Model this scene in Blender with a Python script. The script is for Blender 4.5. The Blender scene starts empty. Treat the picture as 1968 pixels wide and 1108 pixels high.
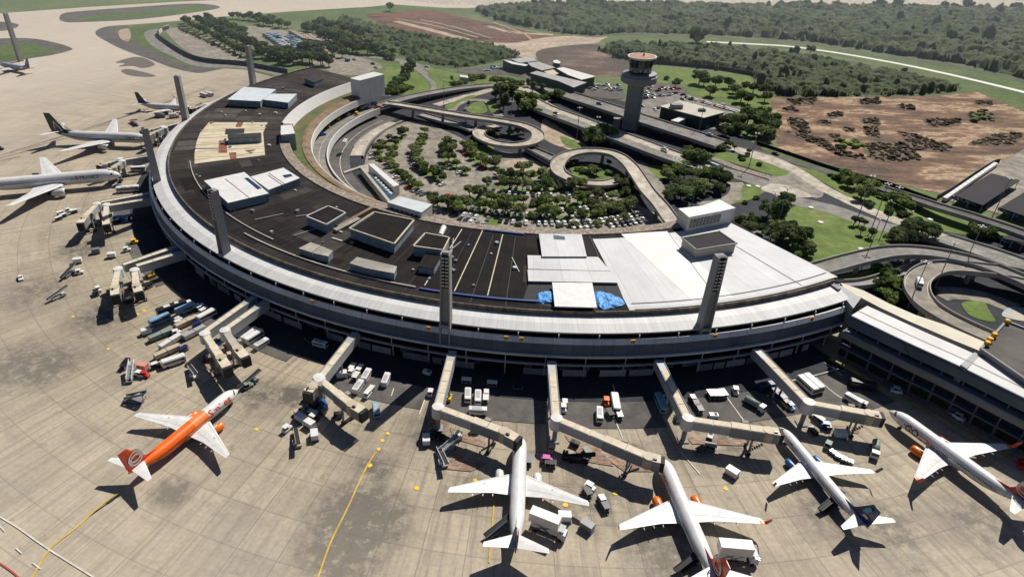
import bpy, bmesh, math, random
import numpy as np
from mathutils import Vector, Matrix, geometry
random.seed(7); RNG=np.random.RandomState(11)
S=bpy.context.scene
COL=S.collection
R=math.radians
# ------------------------------------------------------------------ camera model (metres; photo pixels 1968x1108)
F,TH,RO,H,PX,PY=1271.945,0.54904,0.00441,132.005,867.414,547.752
CX,CY=44.118,358.437            # centre of the ring terminal
cp,sp=math.cos(TH),math.sin(TH)
FW=Vector((0,cp,-sp)); RT=Vector((1,0,0)); UP=Vector((0,sp,cp))
R2=RT*math.cos(RO)+UP*math.sin(RO); U2=-RT*math.sin(RO)+UP*math.cos(RO)
def at(px,py,z=0.0):
    d=FW*F+R2*(px-PX)-U2*(py-PY)
    t=(z-H)/d.z
    return Vector((d.x*t,d.y*t,z))
def pol(r,a,z=0.0):
    return Vector((CX+r*math.cos(R(a)),CY+r*math.sin(R(a)),z))
def crop(o,pts):                # (origin x, origin y, zoom) -> photo pixels
    return [(o[0]+p[0]/o[2],o[1]+p[1]/o[2])+tuple(p[2:]) for p in pts]
cam=bpy.data.cameras.new('camera'); co=bpy.data.objects.new('camera',cam); COL.objects.link(co)
cam.sensor_width=36; cam.lens=F/1968*36; cam.clip_start=1; cam.clip_end=20000
cam.shift_x=(984-PX)/1968; cam.shift_y=-(554-PY)/1968
m=Matrix((R2,U2,-FW)).transposed().to_4x4(); m.translation=Vector((0,0,H)); co.matrix_world=m
S.camera=co
S.view_settings.view_transform='Standard'; S.view_settings.look='None'; S.view_settings.exposure=0
# ------------------------------------------------------------------ light
EL,AZ=R(48.5),R(53.7)
w=bpy.data.worlds.new('World'); S.world=w; w.use_nodes=True
nt=w.node_tree; bg=nt.nodes['Background']; sky=nt.nodes.new('ShaderNodeTexSky'); sky.sky_type='NISHITA'
sky.sun_disc=False; sky.sun_elevation=EL; sky.sun_rotation=R(90)-AZ; sky.dust_density=1.5
mw=nt.nodes.new('ShaderNodeMix'); mw.data_type='RGBA'; mw.blend_type='MULTIPLY'; mw.inputs[0].default_value=1; mw.inputs[7].default_value=(.72,.88,1.15,1); nt.links.new(sky.outputs[0],mw.inputs[6]); nt.links.new(mw.outputs[2],bg.inputs[0]); bg.inputs[1].default_value=0.038
sl=bpy.data.lights.new('sun','SUN'); sl.energy=5.55; sl.angle=R(0.5); sl.color=(1,0.945,0.85)
so=bpy.data.objects.new('sun',sl); COL.objects.link(so)
sd=Vector((math.cos(EL)*math.cos(AZ),math.cos(EL)*math.sin(AZ),math.sin(EL)))
so.rotation_euler=sd.to_track_quat('Z','Y').to_euler(); so.location=(0,200,400)
try:
    S.cycles.use_denoising=True; S.cycles.max_bounces=5; S.cycles.diffuse_bounces=2; S.cycles.glossy_bounces=2
except Exception: pass
# ------------------------------------------------------------------ materials
MATS={}
def mx(n,a,b,f,l,kind='MIX'):
    m=n.new('ShaderNodeMix'); m.data_type='RGBA'; m.blend_type=kind; m.clamp_factor=True; m.clamp_result=False
    for s,v in ((m.inputs[6],a),(m.inputs[7],b),(m.inputs[0],f)):
        if hasattr(v,'is_output'): l.new(v,s)
        else: s.default_value=v if not isinstance(v,tuple) else (v+(1,))[:4]
    return m.outputs[2]
def mth(n,l,op,a,b=None,c=None):
    m=n.new('ShaderNodeMath'); m.operation=op
    for i,v in enumerate((a,b,c)):
        if v is None: continue
        if hasattr(v,'is_output'): l.new(v,m.inputs[i])
        else: m.inputs[i].default_value=v
    return m.outputs[0]
def noise(n,l,vec,scale,detail=4,rough=.6):
    t=n.new('ShaderNodeTexNoise'); t.inputs['Scale'].default_value=scale; t.inputs['Detail'].default_value=detail; t.inputs['Roughness'].default_value=rough
    if vec is not None: l.new(vec,t.inputs['Vector'])
    return t.outputs[0]
def ramp(n,l,f,stops):
    r=n.new('ShaderNodeValToRGB'); l.new(f,r.inputs[0]); e=r.color_ramp.elements
    while len(e)<len(stops): e.new(.5)
    for i,(p,c) in enumerate(stops):
        e[i].position=p; e[i].color=(c+(1,))[:4] if isinstance(c,tuple) else (c,c,c,1)
    return r.outputs[0]
def newmat(name,rough=.8,metal=0):
    m=bpy.data.materials.new(name); m.use_nodes=True; nt=m.node_tree; b=nt.nodes['Principled BSDF']
    b.inputs['Roughness'].default_value=rough; b.inputs['Metallic'].default_value=metal
    MATS[name]=m; return m,nt.nodes,nt.links,b
def M(name,c,rough=.8,var=.18,scale=.35,c2=None,amt=.5,sc2=.05,bump=0,metal=0,rnd=0,spec=None,detail=4):
    if name in MATS: return MATS[name]
    m,n,l,b=newmat(name,rough,metal)
    tc=n.new('ShaderNodeTexCoord').outputs['Object']
    lo=tuple(x*(1-var) for x in c); hi=tuple(min(1,x*(1+var)) for x in c)
    f=noise(n,l,tc,scale,detail); fr=ramp(n,l,f,[(.3,0.),(.7,1.)])
    out=mx(n,lo,hi,fr,l)
    if c2:
        g=noise(n,l,tc,sc2,5,.65); gr=ramp(n,l,g,[(.5-.12,0.),(.5+.1,1.)])
        gm=mth(n,l,'MULTIPLY',gr,amt*2 if amt<.5 else 1.0); out=mx(n,out,c2,gm,l)
    if rnd:
        oi=n.new('ShaderNodeObjectInfo').outputs['Random']
        rr=ramp(n,l,oi,[(0,1-rnd),(1,1+rnd)]); out=mx(n,out,rr,1.0,l,'MULTIPLY')
    l.new(out,b.inputs['Base Color'])
    if spec is not None: b.inputs['Specular IOR Level'].default_value=spec
    if bump:
        bp=n.new('ShaderNodeBump'); bp.inputs['Strength'].default_value=bump; bp.inputs['Distance'].default_value=.3
        l.new(f,bp.inputs['Height']); l.new(bp.outputs[0],b.inputs['Normal'])
    return m
def polar(n,l):
    g=n.new('ShaderNodeNewGeometry').outputs['Position']; s=n.new('ShaderNodeSeparateXYZ'); l.new(g,s.inputs[0])
    x=mth(n,l,'SUBTRACT',s.outputs[0],CX); y=mth(n,l,'SUBTRACT',s.outputs[1],CY)
    r=mth(n,l,'SQRT',mth(n,l,'ADD',mth(n,l,'MULTIPLY',x,x),mth(n,l,'MULTIPLY',y,y)))
    a=mth(n,l,'ARCTAN2',y,x); return g,r,a
def grid_mask(n,l,v,per,w,soft=None):
    q=mth(n,l,'DIVIDE',v,per); fr=mth(n,l,'FRACT',q); d=mth(n,l,'ABSOLUTE',mth(n,l,'SUBTRACT',fr,.5))
    msk=mth(n,l,'GREATER_THAN',d,.5-w/per/2); return msk,mth(n,l,'FLOOR',q)
def concrete():
    m,n,l,b=newmat('apron_concrete',.85)
    g,r,a=polar(n,l)
    arc=mth(n,l,'MULTIPLY',a,240.)
    j1,f1=grid_mask(n,l,r,11.5,.26); j2,f2=grid_mask(n,l,arc,9.2,.24)
    k1,_=grid_mask(n,l,r,3.83,.12); k2,_=grid_mask(n,l,arc,4.6,.12)
    wn=n.new('ShaderNodeTexWhiteNoise'); wn.noise_dimensions='2D'; cb=n.new('ShaderNodeCombineXYZ'); l.new(f1,cb.inputs[0]); l.new(f2,cb.inputs[1]); l.new(cb.outputs[0],wn.inputs['Vector'])
    big=noise(n,l,g,.008,5,.6); mid=noise(n,l,g,.06,6,.7); fine=noise(n,l,g,.9,3)
    base=mx(n,(.335,.28,.2),(.455,.385,.28),ramp(n,l,big,[(.35,0.),(.65,1.)]),l)
    base=mx(n,base,(.26,.215,.155),mth(n,l,'MULTIPLY',ramp(n,l,mid,[(.48,0.),(.68,1.)]),.5),l)
    zn=noise(n,l,g,.025,3,.5); base=mx(n,base,(.27,.245,.205),mth(n,l,'MULTIPLY',ramp(n,l,zn,[(.5,0.),(.6,1.)]),.3),l)
    tint=ramp(n,l,wn.outputs[0],[(0,.9),(1,1.06)]); base=mx(n,base,tint,1.0,l,'MULTIPLY')
    # streaks along the radius
    cb2=n.new('ShaderNodeCombineXYZ'); l.new(mth(n,l,'MULTIPLY',r,.025),cb2.inputs[0]); l.new(mth(n,l,'MULTIPLY',a,140.),cb2.inputs[1])
    st=noise(n,l,cb2.outputs[0],1.,5,.7); base=mx(n,base,(.17,.145,.11),mth(n,l,'MULTIPLY',ramp(n,l,st,[(.47,0.),(.66,1.)]),.72),l)
    cb3=n.new('ShaderNodeCombineXYZ'); l.new(mth(n,l,'MULTIPLY',r,.12),cb3.inputs[0]); l.new(mth(n,l,'MULTIPLY',a,9.),cb3.inputs[1])
    s3=noise(n,l,cb3.outputs[0],1.,5,.7); base=mx(n,base,(.2,.17,.13),mth(n,l,'MULTIPLY',ramp(n,l,s3,[(.5,0.),(.64,1.)]),.5),l)
    oil=noise(n,l,g,.11,6,.75); base=mx(n,base,(.06,.055,.05),mth(n,l,'MULTIPLY',ramp(n,l,oil,[(.6,0.),(.74,1.)]),.8),l)
    sx=n.new('ShaderNodeSeparateXYZ'); l.new(g,sx.inputs[0]); tot=None
    for px,py,rad_,am in ((690,1000,16,.9),(655,1060,14,.7),(720,900,8,.5),(85,705,16,.6),(30,700,18,.5),(330,945,7,.7),(560,760,7,.8),(900,935,9,.35),(1290,1060,16,.5),(1600,985,14,.45),(1010,760,20,.4),(1400,820,18,.45),(1700,1010,16,.4),(500,760,12,.4),(190,610,15,.45),(150,480,15,.4),(1130,960,14,.4),(830,830,12,.4),(60,560,20,.35),(1880,1000,14,.4)):
        p=at(px,py); dx=mth(n,l,'SUBTRACT',sx.outputs[0],p.x); dy=mth(n,l,'SUBTRACT',sx.outputs[1],p.y)
        d=mth(n,l,'SQRT',mth(n,l,'ADD',mth(n,l,'MULTIPLY',dx,dx),mth(n,l,'MULTIPLY',dy,dy)))
        k=mth(n,l,'MAXIMUM',mth(n,l,'SUBTRACT',1.,mth(n,l,'DIVIDE',d,rad_)),0.); k=mth(n,l,'MULTIPLY',k,am*3.); tot=k if tot is None else mth(n,l,'MAXIMUM',tot,k)
    sn=noise(n,l,g,.3,7,.75); sm=mth(n,l,'MINIMUM',mth(n,l,'MULTIPLY',tot,ramp(n,l,sn,[(.34,0.),(.6,1.)])),.85); base=mx(n,base,(.07,.062,.052),sm,l)
    spk=noise(n,l,g,.55,5,.8); base=mx(n,base,(.09,.08,.065),mth(n,l,'MULTIPLY',ramp(n,l,spk,[(.66,0.),(.74,1.)]),.5),l)
    fr=ramp(n,l,fine,[(.3,.86),(.7,1.12)]); base=mx(n,base,fr,1.0,l,'MULTIPLY')
    jt=mth(n,l,'MAXIMUM',j1,j2); kt=mth(n,l,'MAXIMUM',k1,k2)
    near=ramp(n,l,mth(n,l,'DIVIDE',r,600.),[(.45,1.),(.75,.25)])
    jw=mth(n,l,'MULTIPLY',mth(n,l,'MULTIPLY',jt,.42),near); kw=mth(n,l,'MULTIPLY',mth(n,l,'MULTIPLY',kt,.22),near)
    base=mx(n,base,(.07,.06,.045),kw,l); base=mx(n,base,(.06,.05,.04),jw,l)
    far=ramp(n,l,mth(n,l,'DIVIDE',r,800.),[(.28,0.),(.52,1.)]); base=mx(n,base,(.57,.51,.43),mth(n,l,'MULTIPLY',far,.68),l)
    l.new(base,b.inputs['Base Color']); return m
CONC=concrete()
def radial(name,c,c2,per,w,line,rough=.9,sc=.15,rr=None,var=.3,st=1.):
    m,n,l,b=newmat(name,rough); g,r,a=polar(n,l)
    arc=mth(n,l,'MULTIPLY',a,165.); j,f=grid_mask(n,l,arc,per,w)
    q=noise(n,l,g,sc,6,.7); base=mx(n,c,c2,ramp(n,l,q,[(.35,0.),(.65,1.)]),l)
    wn=n.new('ShaderNodeTexWhiteNoise'); wn.noise_dimensions='1D'; l.new(f,wn.inputs['W']); base=mx(n,base,ramp(n,l,wn.outputs[0],[(0,1-var),(1,1.05)]),1.0,l,'MULTIPLY')
    cb2=n.new('ShaderNodeCombineXYZ'); l.new(mth(n,l,'MULTIPLY',r,.06),cb2.inputs[0]); l.new(mth(n,l,'MULTIPLY',a,200.),cb2.inputs[1])
    stn=noise(n,l,cb2.outputs[0],1.,4,.7); base=mx(n,base,ramp(n,l,stn,[(.4,1-.18*st),(.66,1+.1*st)]),1.0,l,'MULTIPLY')
    base=mx(n,base,line,mth(n,l,'MULTIPLY',j,.7),l)
    b.inputs['Specular IOR Level'].default_value=.12 if c[0]<.1 else .4
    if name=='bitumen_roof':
        sy=n.new('ShaderNodeSeparateXYZ'); l.new(g,sy.inputs[0]); base=mx(n,base,(2.3,2.25,2.2),ramp(n,l,mth(n,l,'DIVIDE',mth(n,l,'SUBTRACT',sy.outputs[1],230.),150.),[(.1,0.),(.9,1.)]),l,'MULTIPLY')  # farther roof lightened, sheen at a low viewing angle put into the colour
    l.new(base,b.inputs['Base Color']); return m
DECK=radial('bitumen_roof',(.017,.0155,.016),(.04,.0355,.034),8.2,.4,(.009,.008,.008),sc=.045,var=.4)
BLACKM=radial('black_membrane',(.011,.010,.011),(.022,.019,.018),13,.3,(.008,.008,.008),sc=.08,var=.15)
RIB=radial('ribbed_roof',(.55,.555,.55),(.63,.635,.625),1.6,.14,(.45,.44,.41),sc=.12,rough=.6,var=.06,st=.5)
WHITEM=radial('white_membrane',(.47,.48,.49),(.58,.59,.6),9.5,.16,(.3,.3,.3),sc=.06,rough=.6,var=.05,st=.3)
def leafm(name,a,bc,c):
    m,n,l,b=newmat(name,.9); g=n.new('ShaderNodeNewGeometry').outputs['Position']
    q=noise(n,l,g,.35,4); base=ramp(n,l,q,[(.3,a),(.52,bc),(.72,c)])
    oi=n.new('ShaderNodeObjectInfo').outputs['Random']; base=mx(n,base,ramp(n,l,oi,[(0,.7),(1,1.3)]),1.0,l,'MULTIPLY')
    l.new(base,b.inputs['Base Color']); b.inputs['Specular IOR Level'].default_value=.15
    tr=n.new('ShaderNodeBsdfTranslucent'); l.new(base,tr.inputs[0]); ms=n.new('ShaderNodeMixShader'); ms.inputs[0].default_value=.42; l.new(b.outputs[0],ms.inputs[1]); l.new(tr.outputs[0],ms.inputs[2]); l.new(ms.outputs[0],n['Material Output'].inputs[0]); return m
def fieldm(name,stops,sc=.02,sx=1.,ang=0.,sc2=.2,rough=.95):
    m,n,l,b=newmat(name,rough); g=n.new('ShaderNodeNewGeometry').outputs['Position']
    mp=n.new('ShaderNodeMapping'); mp.inputs['Rotation'].default_value=(0,0,ang); mp.inputs['Scale'].default_value=(1,sx,1); l.new(g,mp.inputs[0])
    q=noise(n,l,mp.outputs[0],sc,7,.68); base=ramp(n,l,q,stops)
    f=noise(n,l,g,sc2,5,.7); base=mx(n,base,ramp(n,l,f,[(.3,.6),(.7,1.32)]),1.0,l,'MULTIPLY')
    l.new(base,b.inputs['Base Color']); return m
GRASS=fieldm('grass',[(.3,(.05,.085,.02)),(.5,(.075,.12,.028)),(.7,(.12,.145,.045))],.03)
LAWN=fieldm('lawn',[(.3,(.075,.12,.018)),(.5,(.11,.17,.03)),(.72,(.18,.2,.06))],.045)
FARG=fieldm('far_grass',[(.3,(.075,.11,.035)),(.5,(.11,.15,.05)),(.7,(.16,.18,.08))],.008)
SCRUBG=fieldm('scrub_ground',[(.3,(.045,.065,.035)),(.5,(.075,.1,.05)),(.7,(.12,.14,.075))],.02)
EARTH=fieldm('bare_earth',[(.3,(.04,.028,.022)),(.42,(.1,.062,.042)),(.5,(.19,.105,.06)),(.57,(.42,.31,.2)),(.61,(.17,.095,.055)),(.72,(.28,.11,.045)),(.8,(.12,.06,.04))],.02,2.4,.5,.35)
PLOW=fieldm('ploughed_earth',[(.36,(.03,.014,.01)),(.46,(.09,.038,.024)),(.53,(.2,.09,.05)),(.6,(.06,.027,.02)),(.7,(.34,.19,.11))],.02,4.,.62,.2)
DARKE=fieldm('dark_earth',[(.3,(.05,.035,.03)),(.52,(.1,.07,.055)),(.75,(.3,.22,.16))],.02,2.,.2,.3)
SAND=fieldm('sandy_track',[(.3,(.27,.2,.14)),(.6,(.45,.36,.27)),(.8,(.36,.22,.13))],.03)
ASPH=fieldm('asphalt',[(.3,(.075,.07,.065)),(.55,(.105,.098,.09)),(.75,(.15,.14,.125))],.06)
ASPH2=fieldm('worn_asphalt',[(.3,(.17,.16,.145)),(.55,(.22,.21,.19)),(.75,(.27,.255,.23))],.06)
PARK=fieldm('car_park_paving',[(.3,(.2,.175,.145)),(.55,(.27,.24,.2)),(.75,(.34,.3,.25))],.05)
PALE=fieldm('pale_concrete_road',[(.3,(.36,.32,.26)),(.55,(.45,.4,.33)),(.75,(.52,.47,.4))],.05)
NAVY=fieldm('shadow_blue_asphalt',[(.3,(.018,.021,.028)),(.6,(.028,.031,.04)),(.8,(.045,.047,.055))],.05)  # dark navy of shadowed ground put into the asphalt colour
WHITE=M('white_paint',(.7,.7,.695),.4,.05,.5,c2=(.58,.57,.55),sc2=.35,amt=.3)
OFFW=M('off_white_panel',(.6,.59,.56),.6,.1,.4)
LGREY=M('light_grey_metal',(.36,.37,.38),.5,.1,.3)
MGREY=M('mid_grey_metal',(.2,.21,.225),.55,.12,.3)
FASC=radial('fascia_panel',(.6,.6,.6),(.7,.7,.7),5.1,.1,(.2,.2,.2),rough=.5,sc=.15,var=.08,st=.6)
BAND=radial('shade_blue_panel',(.085,.108,.145),(.12,.145,.185),5.1,.12,(.04,.05,.06),rough=.5,sc=.12,var=.12,st=.5)  # blue-grey of the unlit front put into the panel colour
BGREY=M('blue_grey_wall',(.3,.35,.38),.7,.15,.3,c2=(.2,.25,.28),sc2=.4)
CONW=M('weathered_concrete',(.34,.32,.28),.9,.2,.4,c2=(.2,.18,.15),sc2=.15,amt=.3)
CONG=M('grey_concrete',(.28,.275,.27),.9,.12,.3)
CONP=M('pale_concrete',(.45,.42,.36),.9,.15,.4,c2=(.3,.27,.22),sc2=.2,amt=.3)
STONE=M('rubble_stone',(.33,.28,.22),.95,.5,1.2,c2=(.12,.09,.07),sc2=.8,amt=.4)
BROWN=M('rusty_brown_roof',(.15,.1,.06),.9,.35,.3,c2=(.22,.155,.095),sc2=.15)
TANR=M('tan_ribbed_roof',(.62,.55,.42),.8,.15,.9,c2=(.42,.34,.25),sc2=.5,amt=.18)
CREAM=M('cream_membrane',(.6,.53,.4),.8,.12,.15,c2=(.5,.42,.28),sc2=.1)
RUST=M('rust_red_sheet',(.2,.06,.03),.8,.3,.4)
DARK=M('dark_recess',(.012,.013,.016),.8,.2,.5)  # near-black; in openings and recesses the shade is put into this colour
BLK=M('black_rubber',(.015,.015,.016),.7,.1,1)
GLASS=M('dark_glass',(.012,.02,.03),.08,.2,.3,spec=.8)
BLUEG=M('blue_glass',(.02,.07,.12),.15,.3,.3,spec=.7)
BLUE=M('blue_membrane',(.01,.045,.2),.6,.15,.5)
TARP=M('blue_tarpaulin',(.03,.25,.6),.5,.3,.9,bump=.8)
YEL=M('yellow_paint',(.75,.42,.01),.6,.12,.8)
YLINE=M('worn_yellow_line',(.55,.36,.06),.8,.25,.5)
WLINE=M('worn_white_line',(.6,.57,.5),.8,.2,.5)
ORANGE=M('orange_paint',(.85,.13,.005),.35,.05,.3)
ORANGL=M('light_orange_paint',(.88,.22,.05),.35,.05,.3)
ORRED=M('orange_red_paint',(.62,.055,.01),.35,.05,.3)
ENGO=M('engine_orange',(.85,.17,.01),.3,.05,.3)
NAVYP=M('navy_paint',(.012,.022,.09),.3,.08,.3)
BLUEP=M('blue_paint',(.02,.12,.33),.35,.1,.3)
CYANP=M('turquoise_paint',(.03,.3,.42),.35,.1,.3)
LBLUE=M('pale_blue_paint',(.2,.35,.5),.4,.1,.3)
GREENP=M('dark_green_paint',(.01,.06,.035),.35,.08,.3)
REDP=M('red_paint',(.5,.02,.015),.35,.08,.3)
PINKP=M('pink_paint',(.6,.25,.2),.5,.1,.3)
MAGP=M('magenta_paint',(.5,.05,.35),.5,.1,.3)
SILV=M('silver_paint',(.45,.46,.47),.35,.06,.3,metal=.3)
GREYP=M('grey_paint',(.16,.17,.18),.4,.08,.3)
BLKP=M('black_paint',(.02,.02,.022),.3,.1,.3)
TANP=M('tan_paint',(.45,.38,.27),.6,.15,.4)
GRNG=M('grey_green_paint',(.2,.25,.22),.6,.15,.4)
BOX=M('white_box_panel',(.72,.7,.66),.5,.08,.4)
TERRA=M('terracotta_roof',(.4,.22,.155),.85,.2,.2)
BARK=M('bark',(.1,.07,.05),.95,.25,1)
CLOTHH=M('high_visibility_cloth',(.8,.3,.02),.9,.1,1)
CLOTHD=M('dark_cloth',(.03,.035,.06),.9,.2,1)
SKIN=M('skin',(.3,.17,.11),.6,.05,1)
SHADE=M('dark_shade_cloth',(.022,.021,.024),.95,.2,.15)
REDG=fieldm('red_marked_pavement',[(.36,(.2,.1,.08)),(.48,(.27,.17,.125)),(.58,(.33,.26,.19)),(.75,(.3,.24,.18))],.5,4.,.6)
LEAF=[leafm('leaves_dark',(.055,.078,.04),(.115,.155,.065),(.2,.25,.095)),
      leafm('leaves_mid',(.095,.135,.045),(.185,.25,.075),(.3,.37,.12)),
      leafm('leaves_olive',(.125,.15,.07),(.22,.255,.11),(.36,.39,.18))]
BRUSH=leafm('dry_brush',(.08,.066,.048),(.13,.105,.075),(.2,.17,.11))
def forestm():
    m,n,l,b=newmat('forest_canopy',.95); g=n.new('ShaderNodeNewGeometry').outputs['Position']
    q=noise(n,l,g,.35,6,.75); base=ramp(n,l,q,[(.3,(.042,.06,.03)),(.5,(.065,.092,.043)),(.7,(.1,.13,.06))])
    q3=noise(n,l,g,.035,5,.65); base=mx(n,base,ramp(n,l,q3,[(.35,(.6,.62,.62)),(.65,(1.3,1.25,1.1))]),1.0,l,'MULTIPLY')
    q2=noise(n,l,g,.009,4,.6); base=mx(n,base,(.1,.11,.07),mth(n,l,'MULTIPLY',ramp(n,l,q2,[(.42,0.),(.65,1.)]),.6),l)
    b.inputs['Specular IOR Level'].default_value=.1
    l.new(base,b.inputs['Base Color']); return m
FOREST=forestm()
# ------------------------------------------------------------------ object helpers
def tag(o,label=None,cat=None,group=None,kind=None):
    if label: o['label']=label
    if cat: o['category']=cat
    if group: o['group']=group
    if kind: o['kind']=kind
    return o
def thing(name,label,cat,loc=(0,0,0),rz=0,group=None,scale=None):
    o=bpy.data.objects.new(name,None); COL.objects.link(o); o.location=loc; o.rotation_euler=(0,0,rz); o.empty_display_size=.5
    if scale: o.scale=(scale,)*3 if not isinstance(scale,tuple) else scale
    return tag(o,label,cat,group)
class MB:
    def __init__(s): s.v=[]; s.f=[]; s.m=[]
    def add(s,vs,fs,mi=0):
        k=len(s.v); s.v+=[tuple(v) for v in vs]
        for i,f in enumerate(fs):
            s.f.append(tuple(k+j for j in f)); s.m.append(mi if isinstance(mi,int) else mi[i])
        return s
    def box(s,c,d,rz=0,mi=0,taper=1.,top=None):
        hx,hy,hz=d[0]/2,d[1]/2,d[2]/2; q=[]
        for z,t in ((-hz,1.),(hz,taper)):
            for x,y in ((-hx,-hy),(hx,-hy),(hx,hy),(-hx,hy)):
                x*=t;y*=t; q.append((c[0]+x*math.cos(rz)-y*math.sin(rz),c[1]+x*math.sin(rz)+y*math.cos(rz),c[2]+z))
        tp=mi if top is None else top
        return s.add(q,[(3,2,1,0),(4,5,6,7),(0,1,5,4),(1,2,6,5),(2,3,7,6),(3,0,4,7)],[mi,tp,mi,mi,mi,mi])
    def poly(s,pts,mi=0):
        tr=geometry.tessellate_polygon([[Vector(p) for p in pts]])
        out=[]
        for t in tr:
            a,b,c=(Vector(pts[i]) for i in t)
            out.append(t if (b-a).cross(c-a).z>=0 else (t[0],t[2],t[1]))
        return s.add(pts,out,mi)
    def prism(s,pts,z0,z1,mi=0,top=None):
        p=[(q[0],q[1]) for q in pts]; n=len(p)
        ar=sum(p[i][0]*p[(i+1)%n][1]-p[(i+1)%n][0]*p[i][1] for i in range(n))
        if ar<0: p=p[::-1]
        s.add([(x,y,z0) for x,y in p]+[(x,y,z1) for x,y in p],[(i,(i+1)%n,n+(i+1)%n,n+i) for i in range(n)],mi)
        s.poly([(x,y,z1) for x,y in p],mi if top is None else top); return s
    def seg(s,a,b,wd,z0,z1,mi=0,top=None,ext=0):      # box from a to b
        a=Vector((a[0],a[1],0)); b=Vector((b[0],b[1],0)); d=b-a; L=d.length+ext*2; c=(a+b)/2
        return s.box((c.x,c.y,(z0+z1)/2),(L,wd,z1-z0),math.atan2(d.y,d.x),mi,top=top)
    def tube(s,a,b,r0,r1=None,n=8,mi=0,cap=True):
        a=Vector(a); b=Vector(b); r1=r0 if r1 is None else r1; d=(b-a).normalized()
        u=d.orthogonal().normalized(); v=d.cross(u); q=[]
        for c,r in ((a,r0),(b,r1)):
            for i in range(n):
                t=2*math.pi*i/n; q.append(c+(u*math.cos(t)+v*math.sin(t))*r)
        fs=[(i,(i+1)%n,n+(i+1)%n,n+i) for i in range(n)]
        if cap: fs+=[tuple(range(n-1,-1,-1)),tuple(range(n,2*n))]
        return s.add(q,fs,mi)
    def lathe(s,c,prof,n=24,mi=0,a0=0):               # prof [(r,z)], vertical axis
        q=[]; 
        for r,z in prof:
            for i in range(n):
                t=2*math.pi*i/n+a0; q.append((c[0]+r*math.cos(t),c[1]+r*math.sin(t),c[2]+z))
        fs=[]; ms=[]
        for k in range(len(prof)-1):
            for i in range(n):
                fs.append((k*n+i,k*n+(i+1)%n,(k+1)*n+(i+1)%n,(k+1)*n+i)); ms.append(mi if isinstance(mi,int) else mi[k])
        fs.append(tuple(range((len(prof)-1)*n,len(prof)*n))); ms.append(ms[-1])
        return s.add(q,fs,ms)
    def loft(s,rings,mi=0,cap=True,closed=True):
        n=len(rings[0]); q=[p for r in rings for p in r]; fs=[]; ms=[]
        for k in range(len(rings)-1):
            for i in range(n if closed else n-1):
                fs.append((k*n+i,k*n+(i+1)%n,(k+1)*n+(i+1)%n,(k+1)*n+i)); ms.append(mi(k,i) if callable(mi) else mi)
        if cap:
            fs+=[tuple(range(n-1,-1,-1)),tuple(range((len(rings)-1)*n,len(rings)*n))]; ms+=[mi(0,0) if callable(mi) else mi]*2
        return s.add(q,fs,ms)
    def band(s,prof,a0,a1,step=1.5,mi=0):             # prof [(r,z)...]; a0,a1 numbers or functions of r
        n=max(1,int(abs((a1(190) if callable(a1) else a1)-(a0(190) if callable(a0) else a0))/step)); k=len(prof); q=[]
        for i in range(n+1):
            for r,z in prof:
                A=a0(r) if callable(a0) else a0; B=a1(r) if callable(a1) else a1
                q.append(pol(r,A+(B-A)*i/n,z))
        fs=[];ms=[]
        for i in range(n):
            for j in range(k-1):
                fs.append((i*k+j,i*k+j+1,(i+1)*k+j+1,(i+1)*k+j)); ms.append(mi if isinstance(mi,int) else mi[j])
        return s.add(q,fs,ms)
    def build(s,name,mats,parent=None,smooth=False,world=False,loc=None):
        me=bpy.data.meshes.new(name); me.from_pydata(s.v,[],s.f)
        for mt in (mats if isinstance(mats,(list,tuple)) else [mats]): me.materials.append(mt)
        me.polygons.foreach_set('material_index',s.m)
        if smooth: me.polygons.foreach_set('use_smooth',[True]*len(s.f))
        me.update(); o=bpy.data.objects.new(name,me); COL.objects.link(o)
        if parent: 
            o.parent=parent
            if world: o.location=-Vector(parent.location)
        if loc: o.location=loc
        return o
def spline(pts,per=6,closed=False):
    P=[Vector(p) for p in pts]; n=len(P); out=[]
    rng=range(n) if closed else range(n-1)
    for i in rng:
        p0=P[(i-1)%n] if closed or i>0 else P[0]*2-P[1]; p1=P[i]; p2=P[(i+1)%n]; p3=P[(i+2)%n] if closed or i+2<n else P[n-1]*2-P[n-2]
        for k in range(per):
            t=k/per; out.append(.5*((2*p1)+(p2-p0)*t+(2*p0-5*p1+4*p2-p3)*t*t+(3*p1-p0-3*p2+p3)*t**3))
    if not closed: out.append(P[-1])
    return out
ZE=[0]
def ze(z):
    ZE[0]+=1; return z+ZE[0]*.0009
def sheet(name,pts,z,mat,smooth=True,kind='structure',label=None,cat=None):
    z=ze(z)
    P=[at(p[0],p[1],z) for p in pts]
    if smooth: P=spline(P,5,True)
    b=MB(); b.poly([(p.x,p.y,z) for p in P]); return tag(b.build(name,mat),label,cat,None,kind)
def offs(P,w):
    out=[]
    for i,p in enumerate(P):
        a=P[max(0,i-1)]; b=P[min(len(P)-1,i+1)]; d=(b-a); d.z=0; d.normalize(); nrm=Vector((-d.y,d.x,0)); out.append((p+nrm*w,p-nrm*w))
    return out
def strip(name,pts,wid,z,mat,smooth=True,kind='structure'):
    z=ze(z)
    P=[at(p[0],p[1],z) for p in pts]
    if smooth: P=spline(P,6)
    o=offs(P,wid/2); b=MB(); q=[v for pr in o for v in pr]
    b.add(q,[(2*i,2*i+1,2*i+3,2*i+2) for i in range(len(o)-1)])
    b.f=[f if (Vector(b.v[f[1]])-Vector(b.v[f[0]])).cross(Vector(b.v[f[2]])-Vector(b.v[f[0]])).z>0 else f[::-1] for f in b.f]
    return tag(b.build(name,mat),kind=kind)
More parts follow.
